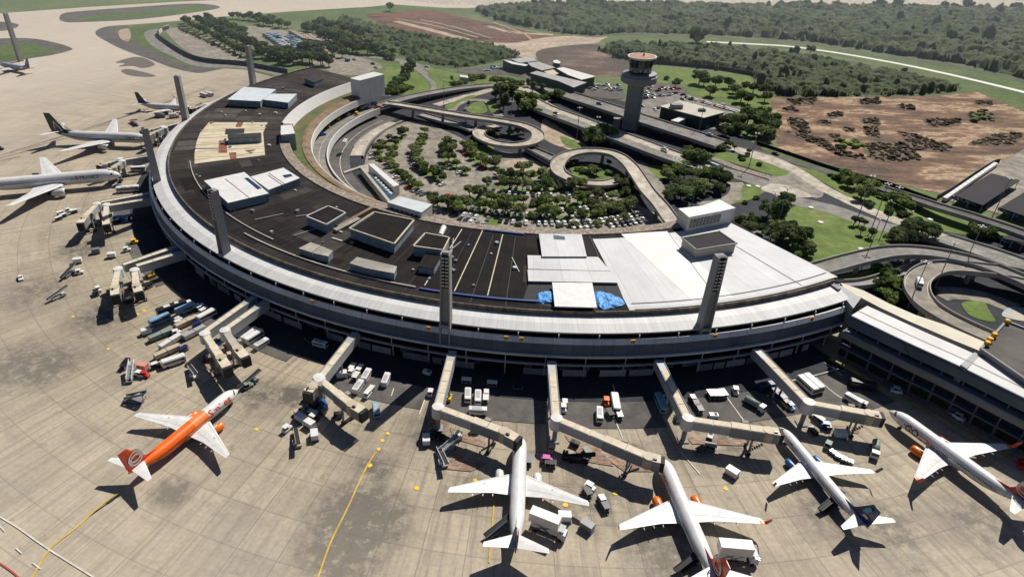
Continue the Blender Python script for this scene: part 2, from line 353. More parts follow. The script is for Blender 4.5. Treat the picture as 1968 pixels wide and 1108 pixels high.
def flyover(name,label,pts,wid,mat=PARK,par=.9,thick=1.2,pill=22,cat='flyover',world=False,split=None):
    P=[(Vector(p) if world else at(p[0],p[1],p[2])) for p in pts]
    P=spline(P,7); t=thing(name,label,cat,(P[0].x,P[0].y,0))
    hw=wid/2; o=offs(P,1.0)
    def lat(i,d): a,b=o[i]; return (a+b)/2+(a-b)/2*d
    def sweep(prof): # prof [(d,dz)]
        b=MB(); k=len(prof)
        q=[lat(i,d)+Vector((0,0,dz)) for i in range(len(P)) for d,dz in prof]
        b.add(q,[(i*k+j,(i+1)*k+j,(i+1)*k+(j+1)%k,i*k+(j+1)%k) for i in range(len(P)-1) for j in range(k)])
        e=(len(P)-1)*k; b.add(q[:k],[tuple(range(k))]); b.add(q[e:],[tuple(range(k-1,-1,-1))]); return b
    if split is None: sweep([(-hw,0),(-hw+.8,-thick),(hw-.8,-thick),(hw,0)]).build('deck',CONP,t,world=True); dk=sweep([(-hw+.3,.02),(-hw+.3,-.1),(hw-.3,-.1),(hw-.3,.02)]).build('road_surface',mat,t,world=True)
    else:
        sweep([(-hw,0),(-hw+.8,-thick),(hw-.8,-thick),(hw,0)]).build('deck',CONP,t,world=True)
        sweep([(-hw+.3,.02),(-hw+.3,-.1),(split,-.1),(split,.02)]).build('road_surface',mat,t,world=True)
        sweep([(split,.15),(split,-.1),(hw-.3,-.1),(hw-.3,.15)]).build('footway',PALE,t,world=True)
    for sgn in (-1,1):
        a,b2=sgn*hw,sgn*(hw-.3); lo,hi=min(a,b2),max(a,b2)
        sweep([(lo,par),(lo,-.5),(hi,-.5),(hi,par)]).build('parapet',CONP if sgn>0 else CONG,t,world=True)
    if wid>12:
        for dl in ((0,) if split is None else (-hw/2+split/2,)):
            b=MB()
            for i in range(0,len(P)-1):
                u=lat(i,dl)+Vector((0,0,.05)); v=lat(i+1,dl)+Vector((0,0,.05)); v=u+(v-u)*.45; dd=(v-u).normalized(); nv=Vector((-dd.y,dd.x,0))*.12; b.add([u-nv,u+nv,v+nv,v-nv],[(0,1,2,3)])
            b.build('lane_marking',WLINE,t,world=True)
    for sgn in (-1,1):
        e=sgn*(hw-.75) if not(split and sgn>0) else split-.4
        sweep([(e-.08,.05),(e-.08,.03),(e+.08,.03),(e+.08,.05)]).build('edge_line',WLINE,t,world=True)
    acc=0
    for i in range(1,len(P)):
        acc+=(P[i]-P[i-1]).length
        if acc>pill and P[i].z>2.5:
            acc=0; MB().tube((P[i].x,P[i].y,0),(P[i].x,P[i].y,P[i].z-thick+.05),1.0,.9,10).build('pillar',CONG,t,world=True)
    return t

def haze():
    m=bpy.data.materials.new('haze'); m.use_nodes=True; n=m.node_tree.nodes; n.clear(); o=n.new('ShaderNodeOutputMaterial'); v=n.new('ShaderNodeVolumeScatter'); v.inputs['Color'].default_value=(.78,.9,1,1); v.inputs['Density'].default_value=.00044; v.inputs['Anisotropy'].default_value=.3
    m.node_tree.links.new(v.outputs[0],o.inputs['Volume']); b=MB(); b.box((100,1910,120),(3800,2900,250)); o=b.build('haze',m); tag(o,kind='structure')
haze()
# ------------------------------------------------------------------ aircraft (local x: nose -> tail, +y starboard, z up)
def text_mesh(s,size):
    cu=bpy.data.curves.new('lettering','FONT'); cu.body=s; cu.size=size; cu.offset=size*.02; cu.resolution_u=3
    o=bpy.data.objects.new('lettering',cu); COL.objects.link(o)
    dg=bpy.context.evaluated_depsgraph_get(); me=bpy.data.meshes.new_from_object(o.evaluated_get(dg))
    bm=bmesh.new(); bm.from_mesh(me); bmesh.ops.triangulate(bm,faces=bm.faces[:]); 
    vs=[v.co.copy() for v in bm.verts]; bm.verts.index_update(); fs=[tuple(v.index for v in f.verts) for f in bm.faces]; bm.free()
    bpy.data.objects.remove(o); bpy.data.meshes.remove(me); bpy.data.curves.remove(cu)
    wd=max(v.x for v in vs)-min(v.x for v in vs); return vs,fs,wd
def section(le,te,y,z,t,vert=False):
    c=te-le; tt=c*t
    q=[(le,0),(le+c*.12,tt*.42),(le+c*.4,tt*.5),(te,0.03),(te,-.03),(le+c*.4,-tt*.4),(le+c*.1,-tt*.3)]
    return [(x,y+(h if vert else 0),z+(0 if vert else h)) for x,h in q]
def airliner(name,label,pos,head,L=39.5,rad=1.9,zc=3.35,semi=17.1,scale_l=1.,fus=None,fmats=None,wing_m=None,eng_m=None,fin_m=None,winglet=None,tip_m=None,
             stab_m=None,text=None,emblem=None,belly=None,fin_extra=None,engines_at=None,windows=True,eng_r=1.08,tail_m=None):
    k=L/39.5; kw=semi/17.1
    t=thing(name,label,'airliner',(pos[0],pos[1],0),head)
    # fuselage
    st=[(0,.02,-.45),(.25,.38,-.42),(.7,.68,-.36),(1.3,.98,-.26),(2.2,1.32,-.16),(3.2,1.6,-.07),(4.4,1.8,-.02),(6,1.9,0),(9,1.9,0),(12,1.9,0),(13,1.9,0),(15,1.9,0),(18,1.9,0),(22,1.9,0),(25.5,1.9,0),(28,1.82,.1),(31,1.5,.42),(34,1.02,.85),(36.5,.55,1.2),(38.2,.22,1.4),(38.6,.05,1.42)]
    sc=rad/1.9; n=28; rings=[]; xs=[]
    for x,r,dz in st:
        xx=x*k if x>12 else x*(k if L<60 else 1.45); xs.append(xx)
        rings.append([(xx,r*sc*math.sin(2*math.pi*i/n),zc+dz*sc+r*sc*1.04*math.cos(2*math.pi*i/n)) for i in range(n)])
    def fm(kk,i):
        ang=(i+.5)/n; h=math.cos(2*math.pi*ang)
        return fus((xs[kk]+xs[kk+1])/2,h) if fus else 0
    b=MB(); b.loft(rings,fm); b.build('fuselage',fmats or [WHITE],t,smooth=True)
    # cockpit glazing
    g=MB()
    cx=2.0*(k if L<60 else 1.45)
    for sgn in (-1,1):
        for a0,a1,xa,xb in ((8,30,.86,1.12),(32,52,.95,1.3),(54,70,1.1,1.45)):
            q=[]
            for aa,x in ((a0,xa),(a1,xa*1.08),(a1,xb*1.02),(a0,xb)):
                xx=x*cx
                for j in range(len(xs)-1):
                    if xs[j]<=xx<=xs[j+1]:
                        f=(xx-xs[j])/(xs[j+1]-xs[j]); r=(st[j][1]+(st[j+1][1]-st[j][1])*f)*sc+.03; dz=(st[j][2]+(st[j+1][2]-st[j][2])*f)*sc; break
                q.append((xx,sgn*r*math.sin(R(aa)),zc+dz+r*1.04*math.cos(R(aa))))
            g.add(q,[(0,1,2,3) if sgn>0 else (3,2,1,0)])
    g.build('cockpit_window',GLASS,t)
    if windows:
        g=MB()
        x=6*k
        while x<31*k:
            for sgn in (-1,1):
                y=sgn*(rad+.012)*.985; z=zc+.42*sc
                g.add([(x,y,z-.22),(x+.3,y,z-.22),(x+.3,y*.985,z+.22),(x,y*.985,z+.22)],[(0,1,2,3) if sgn<0 else (3,2,1,0)])
            x+=.52
        g.build('cabin_window',GLASS,t)
    # doors outline
    for x in (4.6*k,33*k):
        for sgn in (-1,1):
            d=MB(); rr=rad*(.96 if x<10 else .72); zz=zc+.1+(0 if x<10 else .6*sc); yy=sgn*(rr+ .05)
            for (x0,x1,z0,z1) in ((x,x+.06,-.9,.9),(x+.84,x+.9,-.9,.9),(x,x+.9,.86,.92)):
                d.add([(x0,yy,zz+z0),(x1,yy,zz+z0),(x1,yy,zz+z1),(x0,yy,zz+z1)],[(0,1,2,3)])
            d.build('cabin_door',MGREY,t)
    # wings
    x0=13.2*k; zr=zc-1.05*sc; dih=.105
    def wsec(y): # root .. tip
        s=(y-rad)/(semi-rad); kk=.3
        le=x0+(y-rad)*.52*(1 if L<60 else 1.08)
        rc=7.0*kw*(1 if L<60 else 1.12); kc=4.9*kw; tc=1.55*kw
        te0=x0+rc
        if s<kk: ch=rc+(kc-rc)*s/kk
        else: ch=kc+(tc-kc)*(s-kk)/(1-kk)
        return le,le+ch,zr+(y-rad)*dih,.13-.03*s
    for sgn in (-1,1):
        b=MB(); sec=[]
        for y in (rad*.3,rad,rad+(semi-rad)*.3,rad+(semi-rad)*.65,semi*.985,semi):
            le,te,z,th=wsec(max(y,rad)); 
            if y==semi: le+=.5*kw
            q=section(le,te,sgn*y,z,th); sec.append(q if sgn>0 else q[::-1])
        b.loft(sec,0); b.build('wing',wing_m or WHITE,t,smooth=False)
        # flap line, spoilers and leading edge
        g=MB()
        ys=[rad+.4+(semi-rad-1.2)*i/10 for i in range(11)]
        def up(y,f): le,te,z,th=wsec(y); c=te-le; hh=c*th*(.5*(1-f)/.6 if f>.4 else .47)+.035; return (le+c*f,sgn*y,z+hh)
        for f0,f1 in ((.1,.118),(.70,.718)):
            q=[up(y,f) for y in ys for f in (f0,f1)]
            g.add(q,[(2*i,2*i+1,2*i+3,2*i+2) for i in range(10)])
        for yy in ys[2:9:2]:
            q=[up(yy,.55),up(yy+.08,.55),up(yy+.08,.70),up(yy,.70)]; g.add(q,[(0,1,2,3)])
        g.build('control_surface_line',LGREY,t)
        le,te,z,th=wsec(semi*.5); hb=MB(); hb.lathe((le+(te-le)*.35,sgn*semi*.5,z+.2*kw),[(.32,0),(.32,.06)],10); hb.build('fuel_panel',LGREY,t)
        for fy in (.36,.5,.65):
            le,te,z,th=wsec(semi*fy); f=MB(); f.tube((te-1.2*kw,sgn*semi*fy,z-.25),(te+.75*kw,sgn*semi*fy,z-.3),.2,.07,6); f.build('flap_fairing',wing_m or WHITE,t)
        le,te,z,th=wsec(semi)
        if tip_m:
            c=MB(); q0=section(le+.5*kw,te,sgn*(semi+.01),z,.1); q1=section(le+.9*kw,te+.25,sgn*(semi+.35),z+.15,.08); q2=section(le+.9*kw-1.0,te-1.5,sgn*(semi-.9),z-.08,.12)
            c.loft([q0,q1] if sgn>0 else [q0[::-1],q1[::-1]],0)
            u=[up(semi-.9,.02),up(semi-.9,.98)]; v=[(le+.52*kw,sgn*semi,z+.06),(te,sgn*semi,z+.06)]
            c.add([u[0],u[1],v[1],v[0]],[(0,1,2,3)]); c.build('wing_tip',tip_m,t)
        if winglet:
            c=MB(); q0=section(le+.9*kw,te+.25,sgn*(semi+.35),z+.15,.08); q1=section(le+2.1*kw,te+1.1,sgn*(semi+.75),z+2.4,.08)
            c.loft([q0,q1] if sgn>0 else [q0[::-1],q1[::-1]],0); c.build('winglet',winglet,t)
        # engine
        ey=4.83*(kw if L<60 else 2.0); er=eng_r; le,te,z,th=wsec(max(ey,rad)); ex=le-2.9*(1 if L<60 else 1.5); ez=z-er*1.0-.25; el=3.9*(1 if L<60 else 1.55)
        prof=[(.78*er,0),(.93*er,.12),(1.04*er,.55),(1.08*er,1.3),(1.0*er,2.4),(.72*er,el*.88),(.55*er,el)]
        nn=20; rg=[[(ex+dx,sgn*ey+r*math.sin(2*math.pi*i/nn),ez+r*math.cos(2*math.pi*i/nn)) for i in range(nn)] for r,dx in prof]
        c=MB(); c.loft(rg,lambda kk,i:1 if kk==0 else 0,cap=False); e=c.build('engine',[eng_m or WHITE,SILV],t,smooth=True)
        MB().lathe((0,0,0),[(.78*er,0),(.5*er,.5),(.12*er,.2)],nn).build('fan',BLK,e,loc=None)
        fan=e.children[0]; fan.rotation_euler=(0,R(90),0); fan.location=(ex+.1,sgn*ey,ez)
        p=MB(); p.loft([[(ex+1.2,sgn*ey-.16,ez+er),(ex+1.2,sgn*ey+.16,ez+er),(ex+1.5,sgn*ey+.16,ez+er*.5),(ex+1.5,sgn*ey-.16,ez+er*.5)],
                        [(le+1.4,sgn*ey-.16,z+.25),(le+1.4,sgn*ey+.16,z+.25),(le+2.4,sgn*ey+.16,z-.3),(le+2.4,sgn*ey-.16,z-.3)]],0); p.build('pylon',WHITE,t)
        # tailplane
        sy=7.17*(k if L<60 else 1.5); zt=zc+1.75*sc; xt=33.6*k
        q0=section(xt,xt+3.9*k,sgn*.2,zt,.1); q1=section(xt+3.6*k,xt+4.9*k,sgn*sy,zt+sy*.1,.08); q2=section(xt+3.9*k,xt+4.9*k,sgn*(sy+.15),zt+sy*.1,.06)
        c=MB(); c.loft([q0,q1,q2] if sgn>0 else [q0[::-1],q1[::-1],q2[::-1]],0); c.build('tailplane',stab_m or WHITE,t)
    # belly fairing
    bf=MB(); pr=[(0,.05),(1.5,.75),(4,1.0),(7,1.0),(9.5,.7),(11,.05)]
    bf.loft([[(12*k+x*k,2.15*sc*r*math.sin(2*math.pi*i/16),zr-.2+1.0*sc*r*math.cos(2*math.pi*i/16)) for i in range(16)] for x,r in pr],0); bf.build('belly_fairing',belly or OFFW,t,smooth=True)
    # fin
    fh=7.15*(k if L<60 else 1.45); zb=zc+rad*.88+.25*sc; f=MB()
    secs=[(30.6*k,38.2*k,zb-.8,.09),(32.3*k,38.4*k,zb+.5,.09),(33.0*k,38.6*k,zb+1.2,.09),(36.9*k,39.45*k,zb-.3+fh*.98,.09),(37.3*k,39.5*k,zb-.3+fh,.05)]
    def fs(le,te,z,th): return [(x,h,z) for x,h in [(a,b_) for a,b_ in [(le,0),(le+(te-le)*.15,(te-le)*th*.4),(le+(te-le)*.45,(te-le)*th*.5),(te,.03),(te,-.03),(le+(te-le)*.45,-(te-le)*th*.5),(le+(te-le)*.15,-(te-le)*th*.4)]]]
    f.loft([fs(*s_) for s_ in secs],0); fin=f.build('tail_fin',fin_m or WHITE,t)
    d=MB(); d.loft([[(27.2*k,0,zb-.25),(27.2*k,0,zb-.3),(27.3*k,0,zb-.5)],[(32.6*k,.14,zb+.75),(32.6*k,-.14,zb+.75),(32.4*k,0,zb-.9)]],0); d.build('dorsal_fin',fin_m or WHITE,t)
    if emblem:
        e=MB(); ex,ez=35.6*k,zb+2.6*k
        def ring(a,b_,a2,b2,yo,mi=0,ox=0):
            for sgn in (-1,1):
                q=[]; nn=36
                for i in range(nn):
                    tt=2*math.pi*i/nn
                    q+=[(ex+a*math.cos(tt),sgn*yo,ez+b_*math.sin(tt)),(ex+ox+a2*math.cos(tt),sgn*yo,ez+b2*math.sin(tt))]
                e.add(q,[(2*i,2*i+1,(2*i+3)%(2*nn),(2*i+2)%(2*nn)) for i in range(nn)],mi)
        if emblem=='rings': ring(2.05,2.05,1.72,1.72,.34); ring(1.75,1.15,1.45,.78,.34)
        if emblem=='solid':
            ring(2.15,2.15,1.6,1.75,.34); ring(1.62,1.2,1.2,.62,.345); e.build('airline_emblem',OFFW,fin); e=None
        if e: e.build('airline_emblem',OFFW,fin)
    if fin_extra:
        for mt,polyp in fin_extra:
            e=MB()
            for sgn in (-1,1):
                q=[((30+px_*9.5)*k,sgn*.36*(1 if L<60 else 1.6),zb+py_*fh) for px_,py_ in polyp]; e.add(q,[tuple(range(len(q)))])
            e.build('tail_marking',mt,fin)
    # gear
    for gx,gy in ((4.4*(k if L<60 else 1.3),0),(17.6*k,-2.9*sc),(17.6*k,2.9*sc)):
        gb=MB(); gb.tube((gx,gy,.5),(gx,gy,zc-1.2*sc),.13); gr=gb.build('landing_gear',MGREY,t)
        wb=MB(); rw=.36 if gy==0 else .55
        for dy in (-.38,.38): wb.tube((gx,gy+dy-.17,rw),(gx,gy+dy+.17,rw),rw,rw,14)
        wb.build('wheel',BLK,gr)
    if text:
        for s,size,xa,hz,mt,sides in text:
            vs,fs_,wd=text_mesh(s,size)
            for sgn in sides:
                e=MB(); q=[]
                for v in vs:
                    ang=(hz+v.y)/rad; x=xa+(v.x if sgn<0 else wd-v.x); rr=rad+.03
                    if x<6*k:
                        for j in range(len(xs)-1):
                            if xs[j]<=x<=xs[j+1]: rr=(st[j][1]+(st[j+1][1]-st[j][1])*(x-xs[j])/(xs[j+1]-xs[j]))*sc+.04
                    q.append((x,sgn*rr*math.cos(ang),zc+rr*1.04*math.sin(ang)))
                e.add(q,fs_); e.build('airline_name',mt,t)
    return t
# ------------------------------------------------------------------ vehicles
def glassy(b,L,W,z0,z1,x0,x1,mi=1):
    b.box(((x0+x1)/2,0,(z0+z1)/2),(x1-x0,W,z1-z0),0,mi,taper=.88)
def wheels(parent,xs,W,r=.35,wd=.25,one=None):
    for x in xs:
        for s in (-1,1):
            b=one or MB(); b.tube((x,s*(W/2-wd),r),(x,s*W/2,r),r,r,10,mi=(2 if one else 0))
            if not one: b.build('wheel',BLK,parent)
def body_mb(L,W,z0,z1,mi=0,ch=.25):  # chamfered body along x
    b=MB(); q=[]
    for x,s in ((-L/2,.9),(-L/2+ch,1.),(L/2-ch,1.),(L/2,.9)):
        q.append([(x,-W/2*s,z0+.05),(x,-W/2*s,z1-ch*(1 if s==1 else 1.4)),(x,-W/2*s+ch*.7,z1-(0 if s==1 else ch*.4)),(x,W/2*s-ch*.7,z1-(0 if s==1 else ch*.4)),(x,W/2*s,z1-ch*(1 if s==1 else 1.4)),(x,W/2*s,z0+.05)])
    b.loft(q,mi); return b
VP={}
def proto(kind,mat):
    key=(kind,mat.name)
    if key in VP: return VP[key]
    P=[]      # list of (part name, mesh object data, sub?)
    def part(nm,b,mats,smooth=False):
        me=b.build(nm,mats,None,smooth); P.append((nm,me.data)); bpy.data.objects.remove(me)
    def wh(xs,W,r=.36):
        for x in xs:
            for s in (-1,1):
                b=MB(); b.tube((x,s*(W/2-.25),r),(x,s*W/2,r),r,r,10); part('wheel',b,BLK)
    if kind=='van':
        part('body',body_mb(5.2,2.0,.35,2.2),mat); b=MB(); b.box((2.42,0,1.55),(.5,1.7,.7),0,0); part('windscreen',b,GLASS)
        b=MB(); b.box((-.2,0,1.6),(4.0,2.03,.45)); part('side_window',b,GLASS); b=MB(); b.box((-.3,0,2.22),(3.0,1.2,.08)); part('roof_panel',b,LGREY); wh((1.7,-1.6),2.02)
    elif kind=='bus':
        part('body',body_mb(10.5,2.6,.4,3.0,ch=.3),mat); b=MB(); b.box((0,0,1.95),(9.6,2.64,.9)); part('side_window',b,GLASS)
        b=MB(); b.box((5.15,0,1.8),(.25,2.2,1.3)); part('windscreen',b,GLASS); b=MB(); b.box((-1.5,0,3.06),(2.2,1.5,.25)); b.box((2,0,3.06),(1.4,1.3,.2)); part('roof_unit',b,OFFW); wh((3.6,-3.2),2.6,.48)
    elif kind=='minibus':
        part('body',body_mb(7.2,2.3,.4,2.7,ch=.3),mat); b=MB(); b.box((0,0,1.8),(6.4,2.34,.7)); part('side_window',b,GLASS)
        b=MB(); b.box((3.5,0,1.6),(.25,2.0,1.0)); part('windscreen',b,GLASS); wh((2.4,-2.2),2.3,.42)
    elif kind=='box':
        b=MB(); b.box((-.7,0,1.85),(4.6,2.4,2.3)); part('cargo_box',b,BOX if mat is WHITE else mat); part('cab',MB().box((2.4,0,1.3),(1.6,2.1,1.7),0,0,taper=.85),mat)
        b=MB(); b.box((3.1,0,1.6),(.25,1.7,.6)); part('windscreen',b,GLASS); b=MB(); b.box((0,0,.6),(6.0,1.0,.3)); part('chassis',b,BLK); wh((2.3,-1.8),2.2,.45)
    elif kind=='catering':
        b=MB(); b.box((-1,0,4.6),(7.2,2.6,2.6)); part('cargo_box',b,BOX); b=MB()
        for s in (-1,1):
            for a in (-1,1): b.tube((-1-2.4*a,s*1.1,.9),(-1+2.4*a,s*1.1,3.3),.09,.09,6)
        part('scissor_lift',b,MGREY); b=MB(); b.box((-.3,0,.75),(8,1.4,.35)); part('chassis',b,BLK); b=MB(); b.box((3.6,0,1.5),(1.8,2.3,1.9),0,0,taper=.88); part('cab',b,mat)
        b=MB(); b.box((4.45,0,1.8),(.2,1.9,.8)); part('windscreen',b,GLASS); b=MB(); b.box((3.2,0,3.5),(1.6,2.2,.12)); part('front_platform',b,LGREY); wh((3.2,-2.8),2.4,.5)
    elif kind=='tug':
        part('body',body_mb(3.0,1.6,.3,1.15,ch=.2),mat); b=MB()
        for x in (-.9,.5):
            for s in (-1,1): b.tube((x,s*.65,1.1),(x,s*.65,1.95),.05,.05,5)
        part('roof_post',b,BLK); b=MB(); b.box((-.2,0,2.0),(1.9,1.5,.1)); part('canopy',b,mat if mat is not BLKP else WHITE); b=MB(); b.box((-.3,0,1.25),(.9,1.2,.3)); part('seat',b,BLK); wh((.95,-.95),1.6,.33)
    elif kind=='cart':
        b=MB(); b.box((0,0,.55),(3.0,1.6,.15)); part('flatbed',b,MGREY); b=MB()
        for x in (-1.4,0,1.4):
            for s in (-1,1): b.box((x,s*.75,1.15),(.08,.06,1.1))
        part('frame_post',b,LGREY); b=MB(); b.box((0,0,1.75),(3.1,1.7,.1)); part('canopy',b,mat); b=MB(); b.box((0,0,.95),(2.5,1.2,.65)); part('baggage_load',b,BLKP); b=MB(); b.tube((1.5,0,.4),(2.4,0,.35),.05,.05,5); part('tow_bar',b,BLK); wh((1.1,-1.1),1.5,.25)
    elif kind=='container_dolly':
        b=MB(); b.box((0,0,.5),(3.4,2.4,.2)); part('flatbed',b,MGREY); b=MB(); b.box((0,0,1.4),(3.1,2.0,1.6),0,0); part('cargo_container',b,mat); wh((1.2,-1.2),2.2,.28)
    elif kind=='long_dolly':
        b=MB(); b.box((0,0,.5),(8.4,2.2,.2)); part('flatbed',b,BLKP); b=MB()
        b.box((-2.1,0,1.35),(4.0,2.0,1.5)); b.box((2.1,0,1.35),(4.0,2.0,1.5)); part('cargo_container',b,mat); b=MB(); b.box((0,1.02,1.2),(8.0,.06,1.0)); part('side_curtain',b,NAVYP); wh((3.2,0,-3.2),2.2,.28)
    elif kind=='loader':
        b=MB(); b.box((0,0,.7),(5.2,1.7,.7),0,0); part('body',b,mat); b=MB()
        b.loft([[(-4.2,-.55,1.1),(-4.2,.55,1.1),(-4.2,.55,1.4),(-4.2,-.55,1.4)],[(4.2,-.55,3.0),(4.2,.55,3.0),(4.2,.55,3.3),(4.2,-.55,3.3)]]); part('conveyor_belt',b,BLK); b=MB()
        for s in (-1,1): b.loft([[(-4.2,s*.62-.05,1.2),(-4.2,s*.62+.05,1.2),(-4.2,s*.62+.05,1.6),(-4.2,s*.62-.05,1.6)],[(4.2,s*.62-.05,3.1),(4.2,s*.62+.05,3.1),(4.2,s*.62+.05,3.5),(4.2,s*.62-.05,3.5)]])
        part('belt_rail',b,mat); b=MB(); b.box((1.4,-1.0,1.4),(1.2,.8,.9)); part('cab',b,mat); wh((1.8,-1.8),1.8,.35)
    elif kind=='stairs':
        b=MB(); b.box((-.3,0,.7),(6.0,1.9,.6)); part('chassis',b,MGREY); b=MB()
        for i in range(12): b.box((-2.6+i*.42,0,.9+i*.2),(.42,1.3,.2+.02*i))
        b.box((3.3,0,3.2),(1.6,1.7,.15)); part('steps',b,LGREY); b=MB()
        for s in (-1,1): b.loft([[(-2.8,s*.75-.05,1.2),(-2.8,s*.75+.05,1.2),(-2.8,s*.75+.05,2.0),(-2.8,s*.75-.05,2.0)],[(4.1,s*.75-.05,3.5),(4.1,s*.75+.05,3.5),(4.1,s*.75+.05,4.3),(4.1,s*.75-.05,4.3)]])
        part('side_rail',b,mat); b=MB()
        for s in (-1,1): b.tube((3.3,s*.7,.9),(3.3,s*.7,3.2),.1,.1,6)
        part('support',b,MGREY); wh((2,-2),1.9,.4)
    elif kind=='tanker':
        b=MB(); b.tube((-2.6,0,1.6),(1.6,0,1.6),1.0,1.0,16); part('tank',b,mat,True); b=MB(); b.box((2.7,0,1.4),(1.6,2.1,1.9),0,0,taper=.88); part('cab',b,WHITE); b=MB(); b.box((3.45,0,1.7),(.2,1.7,.7)); part('windscreen',b,GLASS); b=MB(); b.box((0,0,.65),(6.6,1.2,.3)); part('chassis',b,BLK); wh((2.5,-1.9),2.1,.45)
    elif kind=='gpu':
        b=MB(); b.box((0,0,.95),(2.6,1.5,1.1),0,0,taper=.95); part('body',b,mat); b=MB(); b.box((.5,0,1.52),(.8,1.0,.08)); part('grille',b,BLK); wh((.9,-.9),1.5,.28)
    elif kind=='car':
        part('body',body_mb(4.3,1.75,.25,.95,ch=.2),mat); b=MB(); b.box((-.2,0,1.15),(2.3,1.5,.5),0,0,taper=.78); part('cabin_window',b,GLASS); b=MB(); b.box((-.2,0,1.41),(1.7,1.15,.05)); part('roof_panel',b,mat); wh((1.35,-1.35),1.76,.32)
    elif kind=='carS':       # distant parked car: one mesh
        b=body_mb(4.3,1.75,.25,.95,ch=.2); b.box((-.2,0,1.15),(2.3,1.5,.5),0,1,taper=.78,top=0)
        for x in (1.35,-1.35):
            for s in (-1,1): b.tube((x,s*.65,.32),(x,s*.88,.32),.32,.32,8,mi=2)
        part('',b,[mat,GLASS,BLK])
    elif kind=='busS':
        b=body_mb(11,2.6,.4,3.0,ch=.3); b.box((0,0,2.0),(10,2.64,.8),0,1); b.box((0,0,3.04),(3,1.6,.2),0,0)
        for x in (3.6,-3.4):
            for s in (-1,1): b.tube((x,s*1.0,.48),(x,s*1.31,.48),.48,.48,8,mi=2)
        part('',b,[mat,GLASS,BLK])
    elif kind=='barrels':
        b=MB(); b.box((0,0,.4),(3.0,1.6,.15)); part('flatbed',b,BLK); b=MB()
        for i in range(4):
            for s in (-1,1): b.tube((-1.1+i*.75,s*.38,.48),(-1.1+i*.75,s*.38,1.2),.34,.34,10)
        part('drum',b,mat,False); wh((1,-1),1.5,.22)
    VP[key]=P; return P
KN={'van':('van','van'),'bus':('apron_bus','bus'),'minibus':('minibus','minibus'),'box':('box_truck','box truck'),'catering':('catering_truck','catering truck'),'tug':('baggage_tug','baggage tug'),'cart':('baggage_cart','baggage cart'),
    'container_dolly':('container_dolly','container dolly'),'long_dolly':('container_trailer','container trailer'),'loader':('belt_loader','belt loader'),'stairs':('boarding_stairs','boarding stairs'),'tanker':('tank_truck','tank truck'),
    'gpu':('ground_power_unit','ground power unit'),'car':('car','car'),'carS':('parked_car','parked car'),'busS':('parked_bus','parked bus'),'barrels':('drum_cart','drum cart')}
CN={WHITE:'white',BLKP:'black',SILV:'silver',GREYP:'grey',NAVYP:'navy blue',BLUEP:'blue',LBLUE:'pale blue',REDP:'red',YEL:'yellow',ORANGE:'orange',PINKP:'pink',MAGP:'magenta',TANP:'tan',GRNG:'grey-green',CYANP:'turquoise',OFFW:'off-white'}
VEH=[]   # deferred labels
def vehicle(kind,mat,pos,rz,place,z=0):
    nm,word=KN[kind]; P=proto(kind,mat)
    if kind in('carS','busS'):
        o=bpy.data.objects.new(nm,P[0][1]); COL.objects.link(o); o.location=(pos[0],pos[1],z); o.rotation_euler=(0,0,rz)
    else:
        o=thing(nm,None,None,(pos[0],pos[1],z),rz)
        for pn,me in P:
            c=bpy.data.objects.new(pn,me); COL.objects.link(c); c.parent=o
    o['category']=word; VEH.append((o,kind,mat,place)); return o
def vdir(px,py,deg,z=0):
    a=at(px,py,z); d=at(px+6*math.cos(R(deg)),py+6*math.sin(R(deg)),z)-a; return a,math.atan2(d.y,d.x)
MC={'w':WHITE,'k':BLKP,'s':SILV,'g':GREYP,'n':NAVYP,'b':BLUEP,'l':LBLUE,'r':REDP,'y':YEL,'o':ORANGE,'p':PINKP,'m':MAGP,'t':TANP,'e':GRNG,'c':CYANP,'f':OFFW}
def fleet(place,o,rows,z=0):
    for kind,c,x,y,deg in rows:
        a,rz=vdir(o[0]+x/o[2],o[1]+y/o[2],deg,z); vehicle(kind,MC[c],a,rz,place,z)
ORD=['first','second','third','fourth','fifth','sixth','seventh','eighth','ninth','tenth','eleventh','twelfth']
def label_fleet():
    from bpy_extras.object_utils import world_to_camera_view as w2c
    bpy.context.view_layer.update(); groups={}
    for o,kind,mat,place in VEH: groups.setdefault((kind,CN[mat],place),[]).append(o)
    for (kind,c,place),L in groups.items():
        word=KN[kind][1] if kind not in('carS','busS') else KN[kind][1].replace('parked ','')
        pl={'boarding stairs':'boarding stairs','bus':'buses','minibus':'minibuses'}.get(word,word+'s')
        L.sort(key=lambda o:w2c(S,co,o.location).x)
        for i,o in enumerate(L):
            if len(L)==1: o['label']=f"{c} {word} {place}"
            elif len(L)<=6:
                e='leftmost' if i==0 else ('rightmost' if i==len(L)-1 else ORD[i]+' from left')
                o['label']=f"{e} of {len(L)} {c} {pl} {place}"; o['group']=f"{c} {pl} {place}"
            else: o['label']=f"{c} {word} {place}"; o['group']=f"{c} {pl} {place}"
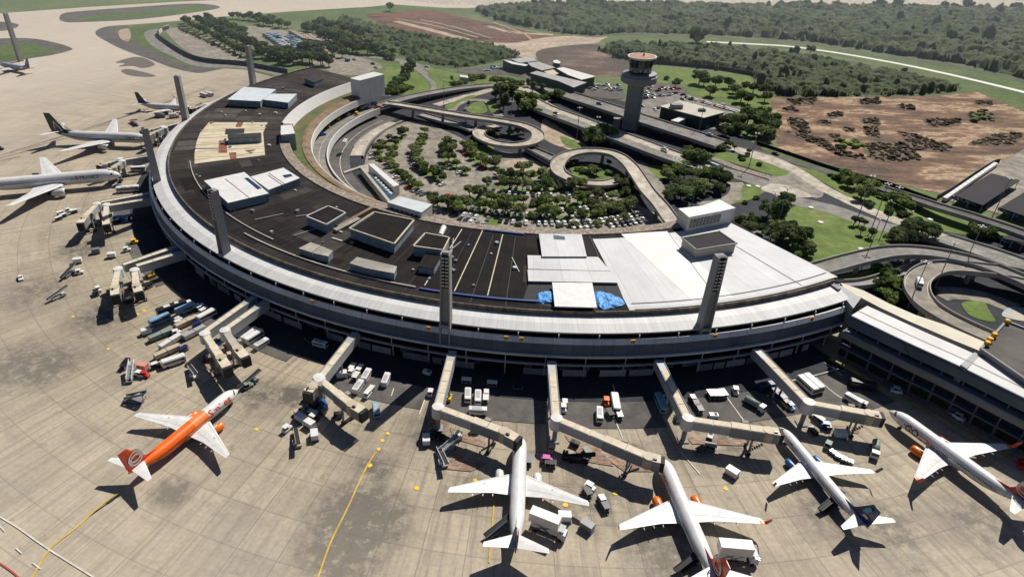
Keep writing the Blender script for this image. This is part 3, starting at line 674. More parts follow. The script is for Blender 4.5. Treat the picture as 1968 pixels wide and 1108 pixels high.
# ------------------------------------------------------------------ jet bridges
EQ=[]
def jetbridge(label,fixed,arms,z=8.2,single_root=True):
    """fixed: list of (a,b) roof-centre pixel pairs; arms: list of pixel chains rotunda -> elbow -> cab"""
    p0=at(fixed[0][0][0],fixed[0][0][1],z); t=thing('jet_bridge',label,'jet bridge',(p0.x,p0.y,0))
    for a,b in fixed:
        A=at(*a,z);B=at(*b,z); d=(B-A).normalized(); nv=Vector((-d.y,d.x,0))
        MB().seg(A,B,2.6,z-3.0,z-.08).build('fixed_tunnel',LGREY,t,world=True)
        k=MB(); L=(B-A).length; n=max(2,int(L/5))
        for i in range(n):
            if i*L/n<2 and L>12: continue
            u=A+d*(L*i/n+.1); v=A+d*(L*(i+1)/n-.1); k.seg(u,v,1.9,z-.08,z+.06)
        k.build('roof_panel',TANR,t,world=True)
        for s in (-1,1): MB().seg(A+nv*s*1.24,B+nv*s*1.24,.14,z-.08,z+.16).build('roof_rail',MGREY,t,world=True)
        if L>22:
            m_=A+d*L*.55; k=MB()
            for s in (-1,1): k.tube((m_.x+nv.x*s*1.1,m_.y+nv.y*s*1.1,0),(m_.x+nv.x*s*1.1,m_.y+nv.y*s*1.1,z-3),.28,.28,8)
            k.build('support_leg',CONG,t,world=True)
    for ch in arms:
        P=[at(p[0],p[1],z) for p in ch]
        c=P[0]; MB().lathe((c.x,c.y,z-3.5),[(1.6,0),(1.8,.2),(1.8,3.4),(1.65,3.7),(.3,3.85)],20).build('rotunda',[OFFW],t,world=True)
        k=MB(); k.tube((c.x,c.y,0),(c.x,c.y,z-3.4),.65,.65,12); k.box((c.x,c.y,.2),(2.6,2.6,.4)); k.build('rotunda_column',CONG,t,world=True)
        E=P[-2] if len(P)>2 else c+(P[-1]-c)*.8; Cb=P[-1]
        d=(E-c).normalized(); L=(E-c).length; nv=Vector((-d.y,d.x,0)); mid=c+d*(L*.55)
        for (u,v,wd,zz,nm) in ((c+d*1.3,mid,2.3,0,'telescoping_tunnel'),(mid-d*.3,E,2.7,.18,'telescoping_tunnel')):
            if (v-u).length<1: continue
            MB().seg(u,v,wd,z-3.0-zz,z-.15+zz).build(nm,LGREY if zz==0 else MGREY,t,world=True)
            k=MB(); LL=(v-u).length; n=max(1,int(LL/4.2))
            for i in range(n): k.seg(u+d*(LL*i/n+.12),u+d*(LL*(i+1)/n-.12),wd-.35,z-.15+zz,z+.0+zz)
            k.build('roof_panel',TANR if L>12 else CONP,t,world=True)
        # carriage
        q=c+d*(L*.82); k=MB()
        for s in (-1,1): k.box((q.x+nv.x*s*1.5,q.y+nv.y*s*1.5,(z-3)/2+.5),(.45,.45,z-3.6),math.atan2(d.y,d.x))
        k.seg(q-nv*1.9,q+nv*1.9,.7,.7,1.2); cr=k.build('drive_carriage',CONW,t,world=True)
        for s in (-1,1):
            kk=MB()
            for e in (-.4,.4): kk.tube(Vector((q.x,q.y,.6))+nv*(s*1.5+e-.15),Vector((q.x,q.y,.6))+nv*(s*1.5+e+.15),.6,.6,12)
            w_=kk.build('wheel',BLK,cr)
        hb=MB(); hq=c+d*(L*.72)+nv*1.9; hb.box((hq.x,hq.y,z-.4),(1.6,1.1,1.4),math.atan2(d.y,d.x)); hb.build('air_conditioning_unit',CONW,t,world=True)
        # stairs beside the cab
        k=MB(); sq=E-d*1.5-nv*2.4
        for i in range(10): k.box((sq.x-d.x*i*.45,sq.y-d.y*i*.45,(z-3.1)*(1-i/10)),(.5,.9,.12),math.atan2(d.y,d.x))
        k.build('service_stair',MGREY,t,world=True)
        # cab
        MB().lathe((E.x,E.y,z-3.2),[(1.5,0),(1.7,.2),(1.7,3.2),(1.5,3.5)],16).build('cab_rotunda',TANP,t,world=True)
        dd=(Cb-E).normalized(); k=MB(); k.seg(E+dd*.8,Cb,2.9,z-3.2,z+.12,top=1); k.build('cab',[MGREY,TANR],t,world=True)
        k=MB(); nn=Vector((-dd.y,dd.x,0))
        for i in range(4): k.seg(Cb+dd*(i*.28),Cb+dd*(i*.28+.2),2.8-.1*(i%2),z-3.3,z+.05)
        k.build('bellows',BLK,t,world=True)
        EQ.append((c,d))
        k=MB(); k.seg(E+dd*1.0-nn*.6,E+dd*2.0-nn*.6,.5,z+.12,z+.5); k.build('roof_beacon_box',BLKP,t,world=True)
    return t
# ------------------------------------------------------------------ floodlight pylons
def pylon(label,px,py,zb=15.0,Ht=24.9,ground=False):
    p=at(px,py,15.74 if not ground else 0); z0=8.0 if not ground else 0; top=15.74+Ht if not ground else 38
    a=math.atan2(p.y-CY,p.x-CX); t=thing('floodlight_pylon',label,'floodlight pylon',(p.x,p.y,0),a)
    hw=1.55; rings=[]
    for z,s in ((z0,1.12),(15.7 if not ground else 6,1.08),(top-12,.98),(top,.9)):
        w_=hw*s; q=[(-w_*1.0,-w_,z),(w_,-w_,z),(w_,-w_+.45,z),(w_*.35,-w_+.55,z),(w_*.35,w_-.55,z),(w_,w_-.45,z),(w_,w_,z),(-w_,w_,z)]; rings.append(q)
    MB().loft(rings).build('shaft',CONG,t)
    b=MB(); b.box((hw*.25,0,top-6.2),(.3,1.9,11.6)); b.box((hw*.4,0,top-.1),(1.2,2.2,.25)); b.build('lamp_rack',BLKP,t)
    for i in range(9):
        f=MB()
        for s in (-.55,.55): f.box((hw*.75,s,top-1.2-i*1.15),(.75,.75,.45)); 
        f.build('floodlight',SILV,t)
    k=MB(); k.box((hw*.7,0,15.9 if not ground else .5),(1.9,3.6,1.0),0,0,taper=.8); k.build('base_block',CONG,t)
    return t
# ------------------------------------------------------------------ trees
def leaf_mesh(seed,n,shape,size=.16,mats=None):
    r=np.random.RandomState(seed); lob=[]
    for i in range(shape['lobes']):
        a=r.uniform(0,2*math.pi); rad=r.uniform(.15,.62)*shape.get('spread',1); z=r.uniform(shape['z0'],shape['z1'])
        lob.append((rad*math.cos(a),rad*math.sin(a),z,r.uniform(.3,.5)*shape.get('ls',1)))
    lob=np.array(lob); b=MB()
    idx=r.randint(0,len(lob),n)
    for i in idx:
        c=lob[i,:3]; d=r.normal(size=3); d/=np.linalg.norm(d)
        if d[2]<-.3: d[2]*=-.5
        p=c+d*lob[i,3]*r.uniform(.72,1.08)*np.array([1,1,.75]); s=size*r.uniform(.6,1.4)
        u=r.normal(size=3); u-=u.dot(d)*d*.75; u/=np.linalg.norm(u); v=np.cross(d,u); v/=np.linalg.norm(v)
        q=[p-u*s-v*s*.6,p+u*s-v*s*.6,p+u*s*.7+v*s*.8,p-u*s*.7+v*s*.8]; b.add([tuple(x) for x in q],[(0,1,2,3)])
    for l in lob:
        ic=[(l[0]+x*l[3]*.78,l[1]+y*l[3]*.78,l[2]+z*l[3]*.6) for x,y,z in ICOV]; b.add(ic,ICOF)
    return b
bm=bmesh.new(); bmesh.ops.create_icosphere(bm,subdivisions=1,radius=1); ICOV=[tuple(v.co) for v in bm.verts]; bm.verts.index_update(); ICOF=[tuple(v.index for v in f.verts) for f in bm.faces]; bm.free()
bm=bmesh.new(); bmesh.ops.create_icosphere(bm,subdivisions=2,radius=1); ICO2V=np.array([tuple(v.co) for v in bm.verts]); bm.verts.index_update(); ICO2F=np.array([tuple(v.index for v in f.verts) for f in bm.faces]); bm.free()
def trunk_mesh(seed,h=.9,lean=.1):
    r=random.Random(seed); b=MB(); top=(r.uniform(-lean,lean),r.uniform(-lean,lean),h*.62); b.tube((0,0,0),top,.07,.045,7)
    for i in range(5):
        a=i*1.26+r.random(); L=r.uniform(.3,.5); b.tube((top[0],top[1],top[2]*r.uniform(.75,1)),(top[0]+L*math.cos(a),top[1]+L*math.sin(a),h*r.uniform(.85,1.15)),.035,.012,5)
    return b
TP={}
def mk_tree(kind,i,mi):
    key=(kind,i,mi)
    if key in TP: return TP[key]
    sh={'round':dict(lobes=11,z0=.75,z1=1.35),'wide':dict(lobes=14,z0=.7,z1=1.1,spread=1.3),'tall':dict(lobes=9,z0=.7,z1=1.9,spread=.55,ls=.85),'bush':dict(lobes=8,z0=.25,z1=.55,ls=.9),'ball':dict(lobes=5,z0=.95,z1=1.1,spread=.25,ls=1.1)}[kind]
    c=leaf_mesh(i*7+len(kind),560,sh,.105).build('crown',LEAF[mi]); t=trunk_mesh(i+3).build('trunk',BARK)
    TP[key]=(c.data,t.data); bpy.data.objects.remove(c); bpy.data.objects.remove(t); return TP[key]
TREES=[]
TN={'round':('broadleaf_tree','round-crowned tree'),'wide':('spreading_tree','broad spreading tree'),'tall':('tall_tree','tall narrow tree'),'bush':('bush','low leafy bush'),'ball':('clipped_tree','clipped ball-shaped tree')}
def tree(kind,px,py,size,place,mi=None,wpos=None,z=0):
    p=wpos if wpos is not None else at(px,py,z); mi=random.choice([0,1,1,2]) if mi is None else mi
    cm,tm=mk_tree(kind,random.randrange(3),mi)
    o=thing(TN[kind][0],None,'bush' if kind=='bush' else 'tree',(p.x,p.y,z),random.uniform(0,6.28),scale=size)
    for nm,me in (('crown',cm),('trunk',tm)):
        if kind=='bush' and nm=='trunk': continue
        c=bpy.data.objects.new(nm,me); COL.objects.link(c); c.parent=o
    TREES.append((o,['dark green','mid green','olive green'][mi]+' '+TN[kind][1],place)); return o
def grove(kind,o,pts,size,place,mi=None):
    kk=.74 if place in('by the white roofed terminal end','inside the loop road','beside the wide right highway') else .88
    for p in crop(o,pts):
        m_=mi if mi is None or random.random()<.65 else random.choice([0,1,2])
        tree(kind,p[0],p[1],(p[2] if len(p)>2 else size)*kk*random.uniform(.68,1.08),place,m_)
def row(kind,a,b,n,size,place,mi=None,jit=1.5):
    A=at(*a);B=at(*b)
    for i in range(n):
        p=A.lerp(B,(i+.5)/n)+Vector((random.uniform(-jit,jit),random.uniform(-jit,jit),0)); tree(kind,0,0,size*random.uniform(.75,1.25),place,mi,wpos=p)
def label_trees():
    from bpy_extras.object_utils import world_to_camera_view as w2c
    bpy.context.view_layer.update(); g={}
    for o,d,pl in TREES: g.setdefault((d,pl),[]).append(o)
    for (d,pl),L in g.items():
        L.sort(key=lambda o:w2c(S,co,o.location).x); pd=d+'s' if d[-1]!='h' else d+'es'
        for i,o in enumerate(L):
            if len(L)==1: o['label']=f"{d} {pl}"
            elif len(L)<=6: o['label']=('leftmost' if i==0 else 'rightmost' if i==len(L)-1 else ORD[i]+' from left')+f" of {len(L)} {pd} {pl}"; o['group']=f"{pd} {pl}"
            else: o['label']=f"{d} {pl}"; o['group']=f"{pd} {pl}"
def inpoly(x,y,P):
    c=np.zeros(len(x),bool); n=len(P); j=n-1
    for i in range(n):
        xi,yi=P[i];xj,yj=P[j]; m_=((yi>y)!=(yj>y))&(x<(xj-xi)*(y-yi)/(yj-yi+1e-12)+xi); c^=m_; j=i
    return c
def clumps(name,label,cat,polyp,per_area,smin,smax,mat,flat=.7,kind='stuff',maxn=9000,world=None,grow=0.):
    P=[(p.x,p.y) for p in (world or [at(a,b,0) for a,b in polyp])]
    xs=np.array([p[0] for p in P]);ys=np.array([p[1] for p in P]); A=abs(np.dot(xs,np.roll(ys,1))-np.dot(ys,np.roll(xs,1)))/2
    n=min(maxn,int(A/per_area)); X=RNG.uniform(xs.min(),xs.max(),n*6);Y=RNG.uniform(ys.min(),ys.max(),n*6); ok=inpoly(X,Y,P); X=X[ok][:n];Y=Y[ok][:n]; n=len(X)
    if n==0: return None
    s=(smin+(smax-smin)*RNG.rand(n)**1.8)*(1+.7*RNG.rand(n)**6); T=ICO2V if n<13000 else np.array(ICOV); Ff=ICO2F if n<13000 else np.array(ICOF); nv=len(T)
    V=np.empty((n,nv,3)); jit=1+.75*(RNG.rand(n,nv)-.5); ca=RNG.uniform(0,6.28,n); el=RNG.uniform(.75,1.3,n)
    tx=T[None,:,0]*el[:,None]; ty=T[None,:,1]/el[:,None]
    V[:,:,0]=X[:,None]+(tx*np.cos(ca)[:,None]-ty*np.sin(ca)[:,None])*s[:,None]*jit
    V[:,:,1]=Y[:,None]+(tx*np.sin(ca)[:,None]+ty*np.cos(ca)[:,None])*s[:,None]*jit
    V[:,:,2]=(s*flat*.55+RNG.uniform(0,.5,n)*s)[:,None]+T[None,:,2]*s[:,None]*jit*flat
    FF=(Ff[None]+(np.arange(n)*nv)[:,None,None]).reshape(-1,3)
    me=bpy.data.meshes.new(name); me.vertices.add(n*nv); me.vertices.foreach_set('co',V.reshape(-1)); m_=len(FF)
    me.loops.add(m_*3); me.loops.foreach_set('vertex_index',FF.reshape(-1).astype(np.int32)); me.polygons.add(m_); me.polygons.foreach_set('loop_start',np.arange(0,m_*3,3,dtype=np.int32)); 
    me.materials.append(mat); me.update(calc_edges=True); me.validate(); o=bpy.data.objects.new(name,me); COL.objects.link(o); return tag(o,label,cat,None,kind)

def canopy(name,label,cat,polyp,cell,per_crown,rmin,rmax,h0,h1,mat,world=None,kind='stuff'):
    P=[(p.x,p.y) for p in (world or [at(a,b,0) for a,b in polyp])]
    xs=np.array([p[0] for p in P]);ys=np.array([p[1] for p in P]); x0,x1,y0,y1=xs.min(),xs.max(),ys.min(),ys.max()
    nx=int((x1-x0)/cell)+2; ny=int((y1-y0)/cell)+2; gx=x0+np.arange(nx)*cell; gy=y0+np.arange(ny)*cell
    X,Y=np.meshgrid(gx,gy); X=X+RNG.uniform(-.3,.3,X.shape)*cell; Y=Y+RNG.uniform(-.3,.3,Y.shape)*cell
    Z=np.full(X.shape,.25*h0); n=int((x1-x0)*(y1-y0)/per_crown)
    cx=RNG.uniform(x0,x1,n); cy=RNG.uniform(y0,y1,n); ph=np.sin(cx*.021+1)*np.cos(cy*.017)+np.sin(cx*.05+cy*.043)*.6
    rr=rmin+(rmax-rmin)*RNG.rand(n)**2; hh=(h0+(h1-h0)*RNG.rand(n))*(1+.22*ph)
    for i in range(n):
        k=int(rr[i]/cell)+1; a=int((cx[i]-x0)/cell); b_=int((cy[i]-y0)/cell); a0,a1=max(0,a-k),min(nx,a+k+2); b0,b1=max(0,b_-k),min(ny,b_+k+2)
        d=((X[b0:b1,a0:a1]-cx[i])**2+(Y[b0:b1,a0:a1]-cy[i])**2)/rr[i]**2
        z=hh[i]-rr[i]*.75*(1-np.sqrt(np.clip(1-d,0,1))); z=np.where(d<1,z,-9); Z[b0:b1,a0:a1]=np.maximum(Z[b0:b1,a0:a1],z)
    Z+=RNG.normal(0,.28,Z.shape)*cell*.5
    m=inpoly(X.ravel()+RNG.normal(0,2.5,X.size),Y.ravel()+RNG.normal(0,2.5,X.size),P); idx=-np.ones(X.size,int); idx=np.arange(X.size)
    mm=m.reshape(X.shape); q=mm[:-1,:-1]&mm[1:,:-1]&mm[:-1,1:]&mm[1:,1:]
    edge=np.zeros(mm.shape,bool); c=~mm; edge[1:]|=c[:-1]; edge[:-1]|=c[1:]; edge[:,1:]|=c[:,:-1]; edge[:,:-1]|=c[:,1:]; Z[edge]=.0
    jj,ii=np.nonzero(q); v00=jj*nx+ii; F_=np.stack([v00,v00+1,v00+nx+1,v00+nx],1)
    used=np.unique(F_); rem=-np.ones(X.size,int); rem[used]=np.arange(len(used)); F_=rem[F_]; V=np.stack([X.ravel()[used],Y.ravel()[used],Z.ravel()[used]],1)
    me=bpy.data.meshes.new(name); me.vertices.add(len(V)); me.vertices.foreach_set('co',V.reshape(-1)); k=len(F_)
    me.loops.add(k*4); me.loops.foreach_set('vertex_index',F_.reshape(-1).astype(np.int32)); me.polygons.add(k); me.polygons.foreach_set('loop_start',np.arange(0,k*4,4,dtype=np.int32))
    me.materials.append(mat); me.update(calc_edges=True); me.validate(); o=bpy.data.objects.new(name,me); COL.objects.link(o); return tag(o,label,cat,None,kind)
# ================================================================== ground
b=MB(); b.add([(-6000,-3000,0),(6000,-3000,0),(6000,9000,0),(-6000,9000,0)],[(0,1,2,3)]); tag(b.build('ground',FARG),kind='structure')
C2=(650,0,2.982); C3=(1308,0,2.982); C1=(0,0,2.982)
# landside asphalt base, shadow blue put into its colour
sheet('landside_ground',[(560,180),(700,150),(780,185),(1000,165),(1180,190),(1400,250),(1480,290),(1720,370),(1990,450),(2200,700),(2100,900),(1640,640),(1300,600),(800,560),(560,300)],.03,NAVY,False)
# apron
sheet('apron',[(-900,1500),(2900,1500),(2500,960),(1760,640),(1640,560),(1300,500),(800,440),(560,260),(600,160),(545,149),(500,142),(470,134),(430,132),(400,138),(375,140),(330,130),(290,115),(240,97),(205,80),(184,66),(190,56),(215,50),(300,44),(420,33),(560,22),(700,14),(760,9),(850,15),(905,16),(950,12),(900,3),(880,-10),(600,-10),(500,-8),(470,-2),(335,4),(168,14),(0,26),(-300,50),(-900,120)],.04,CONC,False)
sheet('runway',[(1240,2),(1400,9),(1540,12),(1968,15),(2300,17),(2300,3),(1968,1),(1500,-3),(1240,-4)],.05,PALE,False)
sheet('taxiway',[(860,10),(960,10),(1240,2),(1240,-6),(900,-8),(700,-8)],.045,PALE,False)
# taxiway islands and shoulders
sheet('taxiway_shoulder',[(114,37),(120,27),(150,22),(270,13),(370,7),(420,12),(402,20),(270,37),(150,43),(124,42)],.07,ASPH)
sheet('grass_island',[(150,36),(180,30),(270,22),(370,10),(400,15),(390,22),(270,34),(170,40)],.1,GRASS)
sheet('taxiway_shoulder',[(-60,44),(0,42),(28,45),(36,50),(24,56),(0,60),(-60,62)],.07,ASPH)
sheet('taxiway_shoulder',[(-80,76),(0,74),(60,74),(110,83),(138,93),(132,98),(100,106),(60,112),(0,122),(-80,124)],.07,ASPH)
sheet('grass_island',[(-80,90),(0,86),(60,84),(90,92),(106,99),(80,106),(40,113),(0,117),(-80,120)],.1,GRASS)
sheet('taxiway_shoulder',[(184,66),(190,56),(215,50),(245,52),(238,62),(262,82),(310,105),(370,128),(430,128),(400,138),(375,140),(330,130),(290,115),(240,97),(205,80)],.07,ASPH)
sheet('dirt_patch',[(228,60),(246,55),(252,66),(246,80),(232,74)],.1,SAND)
sheet('grass_strip',[(246,54),(300,46),(420,35),(440,38),(380,46),(300,60),(290,72),(310,92),(350,115),(330,112),(280,90),(256,76)],.09,GRASS)
sheet('service_road',[(278,62),(310,54),(330,52),(308,64),(318,80),(350,102),(395,122),(470,124),(560,142),(540,146),(470,132),(380,128),(330,108),(290,86)],.11,ASPH2)
sheet('grass_strip',[(480,130),(530,138),(548,148),(535,150),(500,141)],.1,GRASS)
sheet('gravel_yard',[(318,56),(345,54),(390,68),(440,92),(475,112),(476,118),(410,118),(380,110),(340,84)],.06,PARK)
sheet('bus_depot_yard',[(436,58),(470,50),(520,54),(560,62),(650,80),(660,98),(560,104),(500,84)],.06,PARK)
sheet('forecourt',[(600,120),(650,105),(700,112),(735,128),(715,136),(690,145),(640,140)],.06,PARK)
sheet('asphalt_patch',[(222,120),(255,110),(278,112),(298,124),(275,131),(255,127),(228,128),(240,122)],.08,M('patched_asphalt',(.13,.115,.1),.9,.2,.3))
sheet('asphalt_patch',[(233,136),(250,133),(298,145),(285,148),(255,146),(240,142)],.08,MATS['patched_asphalt'])
# upper-left grass beyond taxiways
sheet('grass_field',[(0,24),(160,12),(330,3),(300,-8),(0,-8)],.06,FARG,False)
sheet('grass_field',[(440,38),(560,24),(700,14),(760,10),(850,17),(940,15),(900,30),(760,40),(700,46),(560,40)],.06,GRASS)
sheet('grass_field',[(560,60),(680,56),(760,80),(800,100),(860,130),(780,128),(700,110),(620,90)],.05,GRASS)
# ploughed fields, dirt
sheet('ploughed_field',crop(C2,[(160,90),(300,72),(480,58),(560,62),(760,110),(1000,160),(1180,200),(1290,232),(1000,246),(750,238),(560,215),(330,170)]),.08,PLOW)
for i,p in enumerate([[(330,122),(520,170),(740,228)],[(850,150),(1000,185),(1230,200)],[(430,118),(700,175),(900,215)]]):
    strip('dirt_track',crop(C2,p),9 if i!=2 else 6,.11,SAND if i!=2 else DARKE)
for k in range(9):
    strip('furrow',crop(C2,[(330+k*70,105+k*3),(560+k*62,150+k*5),(800+k*40,215+k*3)]),2.2,.12,random.choice([DARKE,SAND,DARKE]))
sheet('sandy_ground',crop(C2,[(760,236),(1000,246),(1190,215),(1530,200),(1500,235),(1470,250),(1300,262),(1150,290),(1180,330),(1060,330),(1000,300),(860,275)]),.07,SAND)
strip('dirt_track',crop(C2,[(780,252),(1000,256),(1200,250),(1470,242)]),7,.1,PALE)
sheet('ploughed_field',crop(C2,[(1140,295),(1250,272),(1480,255),(1570,300),(1660,330),(1660,420),(1560,440),(1420,430),(1250,395),(1150,345)]),.08,DARKE)
sheet('cleared_land',crop(C3,[(520,560),(760,556),(1320,555),(1500,545),(1700,528),(1968,640),(2300,760),(2300,800),(1968,850),(1800,950),(1490,1110),(1280,1060),(1060,1030),(840,950),(560,850),(530,700)]),.08,EARTH,False)
sheet('meadow',crop(C3,[(-150,400),(0,398),(200,420),(425,450),(430,520),(500,560),(500,660),(420,650),(300,590),(150,560),(0,520),(-150,480)]),.06,LAWN)
sheet('roadside_verge',crop(C3,[(-400,215),(0,208),(200,212),(600,240),(1000,295),(1400,360),(1700,410),(1968,465),(2300,540),(2300,720),(1968,640),(1700,560),(1300,420),(1000,345),(700,290),(300,262),(0,255),(-400,250)]),.06,GRASS)
strip('perimeter_road',crop(C3,[(150,240),(300,247),(470,256),(600,264),(760,283),(1000,320),(1300,375),(1600,440),(1968,528),(2200,590)]),5.5,.1,M('white_concrete_road',(.7,.69,.66),.8,.08,.2))
# ---- landside roads on the ground
def road(p,wd,mat=ASPH2,z=.09,nm='road'): return strip(nm,p,wd,z,mat)
road([(690,108),(730,111),(774,117),(818,131),(858,141),(891,148),(950,152),(1000,160),(1040,166)],8,ASPH2)
road([(774,118),(783,135),(775,150),(757,168),(742,184)],6.5)
road([(788,125),(812,138),(830,155),(837,168),(830,182)],6.5)
road([(838,202),(885,188),(925,178),(950,168)],7,PALE)
road([(905,166),(950,166),(1000,170),(1030,182),(1050,200),(1090,222)],7,PALE)
road([(868,212),(876,202),(893,194),(915,192),(940,196),(950,212),(960,224)],6,PARK,.1)
road([(1176,214),(1100,190),(1050,170),(1000,160)],14,ASPH2,.07)
for nm,P in (('lawn',[(745,128),(774,124),(772,142),(758,160),(742,164),(735,150)]),('lawn',[(792,135),(812,150),(824,168),(812,182),(770,182),(762,172),(782,155)]),('lawn',[(830,132),(870,142),(900,150),(885,166),(845,180),(838,160),(822,145)]),
    ('lawn',[(855,205),(872,196),(905,183),(915,186),(885,196),(872,206),(862,210)]),('lawn',[(897,212),(905,200),(920,196),(930,198),(936,214),(915,219)]),('lawn',[(938,194),(955,200),(950,216),(940,210)]),
    ('lawn',[(985,178),(1010,176),(1030,186),(1040,200),(1010,196),(990,188)]),('lawn',[(1078,262),(1110,272),(1125,282),(1100,286),(1082,276)]),('lawn',[(1246,318),(1275,320),(1290,335),(1270,345),(1252,330)]),
    ('lawn',[(1096,322),(1120,316),(1150,322),(1185,336),(1188,345),(1150,348),(1110,342)]),('lawn',[(1150,354),(1175,356),(1200,372),(1190,376),(1160,362)]),
    ('lawn',[(930,278),(950,285),(935,296),(915,292),(900,290)])):
    sheet(nm,P,.13,LAWN)
sheet('car_park_floor',[(700,318),(705,295),(722,268),(755,240),(790,232),(830,240),(880,262),(920,285),(1000,296),(1040,312),(1080,338),(1150,362),(1210,385),(1260,410),(1300,436),(1300,470),(1100,470),(900,470),(800,440),(740,400),(712,350)],.06,PARK,False)
sheet('plaza',[(1045,228),(1068,240),(1100,262),(1140,290),(1120,292),(1085,285),(1050,270),(1040,255)],.1,SAND)
sheet('plaza',[(968,312),(1005,306),(1040,318),(1030,332),(990,328)],.1,SAND)
sheet('turning_circle',[(1222,308),(1250,318),(1265,335),(1275,355),(1290,385),(1270,385),(1245,350),(1232,330)],.1,PARK)
# verges and lawns right
C14=(1400,280,3.259); C12=(1200,140,4.617)
sheet('lawn',crop(C14,[(410,380),(560,380),(800,440),(980,500),(1010,560),(990,630),(780,690),(560,740),(430,690),(370,600),(350,480)]),.1,LAWN)
sheet('lawn',crop(C12,[(790,730),(900,705),(1080,740),(1250,790),(1400,850),(1465,880),(1410,915),(1300,905),(1100,840),(900,780)]),.14,LAWN)
strip('stone_verge',crop(C12,[(600,690),(800,760),(1000,840),(1200,900),(1400,960)]),5,.12,STONE)
strip('pavement',crop(C12,[(880,640),(1000,680),(1200,760),(1400,840),(1560,930)]),8,.13,PALE)
strip('pavement',[(1400,283),(1450,295),(1492,308),(1538,332),(1584,362),(1645,392),(1707,418),(1783,445),(1830,462)],7.5,.15,PALE)
strip('road',[(1380,326),(1430,340),(1480,358),(1530,385),(1600,402),(1680,430),(1760,450),(1830,475)],11,.11,ASPH2)
strip('road',[(1385,278),(1455,292),(1523,310),(1599,334),(1707,368),(1799,395)],6.5,.12,ASPH)
sheet('junction_paving',[(1478,345),(1500,325),(1520,322),(1545,335),(1580,362),(1575,380),(1530,372),(1490,360)],.13,PARK)
sheet('junction_paving',[(1462,362),(1490,352),(1530,362),(1560,378),(1520,378),(1485,372)],.16,PALE)
sheet('lawn',crop(C14,[(400,120),(520,150),(700,180),(900,250),(1000,290),(1250,350),(1500,430),(1760,510),(1700,580),(1500,560),(1380,540),(1280,520),(1100,470),(900,400),(700,290),(560,210)]),.1,LAWN)
sheet('grass_verge',crop(C14,[(230,10),(400,50),(700,140),(1000,240),(1200,310),(1180,330),(900,260),(650,170),(400,90),(220,30)]),.1,GRASS)
strip('loop_road',[(1425,440),(1470,445),(1500,433)],7,.12,ASPH2)
strip('loop_road',[(1345,395),(1385,390),(1412,378),(1420,362),(1412,350)],8,.12,PARK)
sheet('lawn',[(1426,360),(1440,352),(1462,362),(1470,368),(1440,384),(1410,392),(1400,396),(1424,380)],.12,LAWN)
sheet('lawn',crop(C14,[(690,820),(900,780),(960,790),(800,850),(700,850)]),.12,LAWN)
sheet('lawn',crop((1440,480,2.917),[(1190,300),(1250,285),(1320,295),(1340,330),(1380,400),(1300,390),(1230,360)]),.14,LAWN)
strip('service_road',crop((1440,480,2.917),[(1050,250),(1120,240),(1300,260),(1500,330)]),9,.1,PARK)
sheet('marked_bays',crop((1440,480,2.917),[(1460,320),(1540,325),(1600,350),(1580,400),(1420,370)]),.16,M('blue_painted_bays',(.2,.35,.5),.8,.2,.4,c2=(.55,.4,.2),sc2=.15))
sheet('storage_yard',crop((1700,250,4.104),[(430,510),(600,420),(850,290),(1100,150),(1500,0),(1600,500),(1100,720),(780,620),(520,560)]),.1,PARK,False)
# service road and asphalt ring along the terminal (airside)
b=MB(); b.band([(189,.08),(209,.08)],lambda r:-67,lambda r:-219,1.5); b.f=[f[::-1] for f in b.f]; tag(b.build('service_road',NAVY),kind='structure')  # near-black navy paints in the shadow along the terminal
def ring_patch(nm,r0,r1,a0,a1,mat,z=.1):
    z=ze(z)
    b=MB(); b.band([(r1,z),(r0,z)],a0,a1,1.0); tag(b.build(nm,mat),kind='structure')
for a0,a1,r1 in ((-67,-73.5,226),(-74.5,-84,221),(-85.5,-94,220),(-94.5,-103,219),(-104,-113,219),(-117,-133,213.5),(-137,-149,213),(-155,-163,216)): ring_patch('asphalt_stand',209,r1,a0,a1,ASPH,.09)
# painted marks
def line(px,wd,mat,nm): return strip(nm,px,wd,.14,mat)
line([(610,1112),(636,1040),(668,975),(700,905),(722,868)],.42,YLINE,'taxi_line')
line([(60,1112),(95,1055),(150,1010),(200,965),(232,945)],.5,YLINE,'taxi_line')
line([(940,1080),(946,1010),(950,960)],.4,YLINE,'taxi_line')
line([(-30,975),(30,1010),(90,1052),(180,1108)],.35,WLINE,'stand_line')
line([(-10,1075),(20,1095),(40,1112)],.35,M('worn_red_line',(.4,.06,.04),.8,.2,.5),'stand_line')
for p in ([(1585,696),(1620,722)],[(1500,735),(1560,722),(1612,708)],[(1568,724),(1600,752),(1618,764)],[(817,765),(806,795)],[(1178,738),(1184,762)],[(1180,800),(1200,850)],[(1308,867),(1345,910)],[(1395,760),(1435,815)],[(757,745),(752,760)],[(0,1010),(9,1020)],[(30,1052),(42,1062)],[(62,1080),(78,1092)]): line(p,.3,WLINE,'stand_line')
line([(270,830),(240,1000),(150,1108)],.0001,WLINE,'stand_line') if False else None
dots=[(710,893,1.1),(735,846,.8),(745,832,.8),(728,862,.8),(801,937,.9),(913,922,.8),(1087,969,.9),(1183,947,.9),(493,824,.8),(140,608,.8),(208,670,.8),(241,609,.9),(264,603,.9),(277,596,.9),(90,456,.7),(157,466,.6),(1395,938,.9)]
b=MB()
for x,y,r in dots:
    r*=.75; p=at(x,y,.15); q=[(p.x+r*math.cos(i*.524)*random.uniform(.8,1.1),p.y+r*math.sin(i*.524)*random.uniform(.8,1.1),.15) for i in range(12)]; b.poly(q)
tag(b.build('stand_marking',M('bright_yellow_mark',(.8,.5,.02),.7,.25,1.5)),kind='structure')
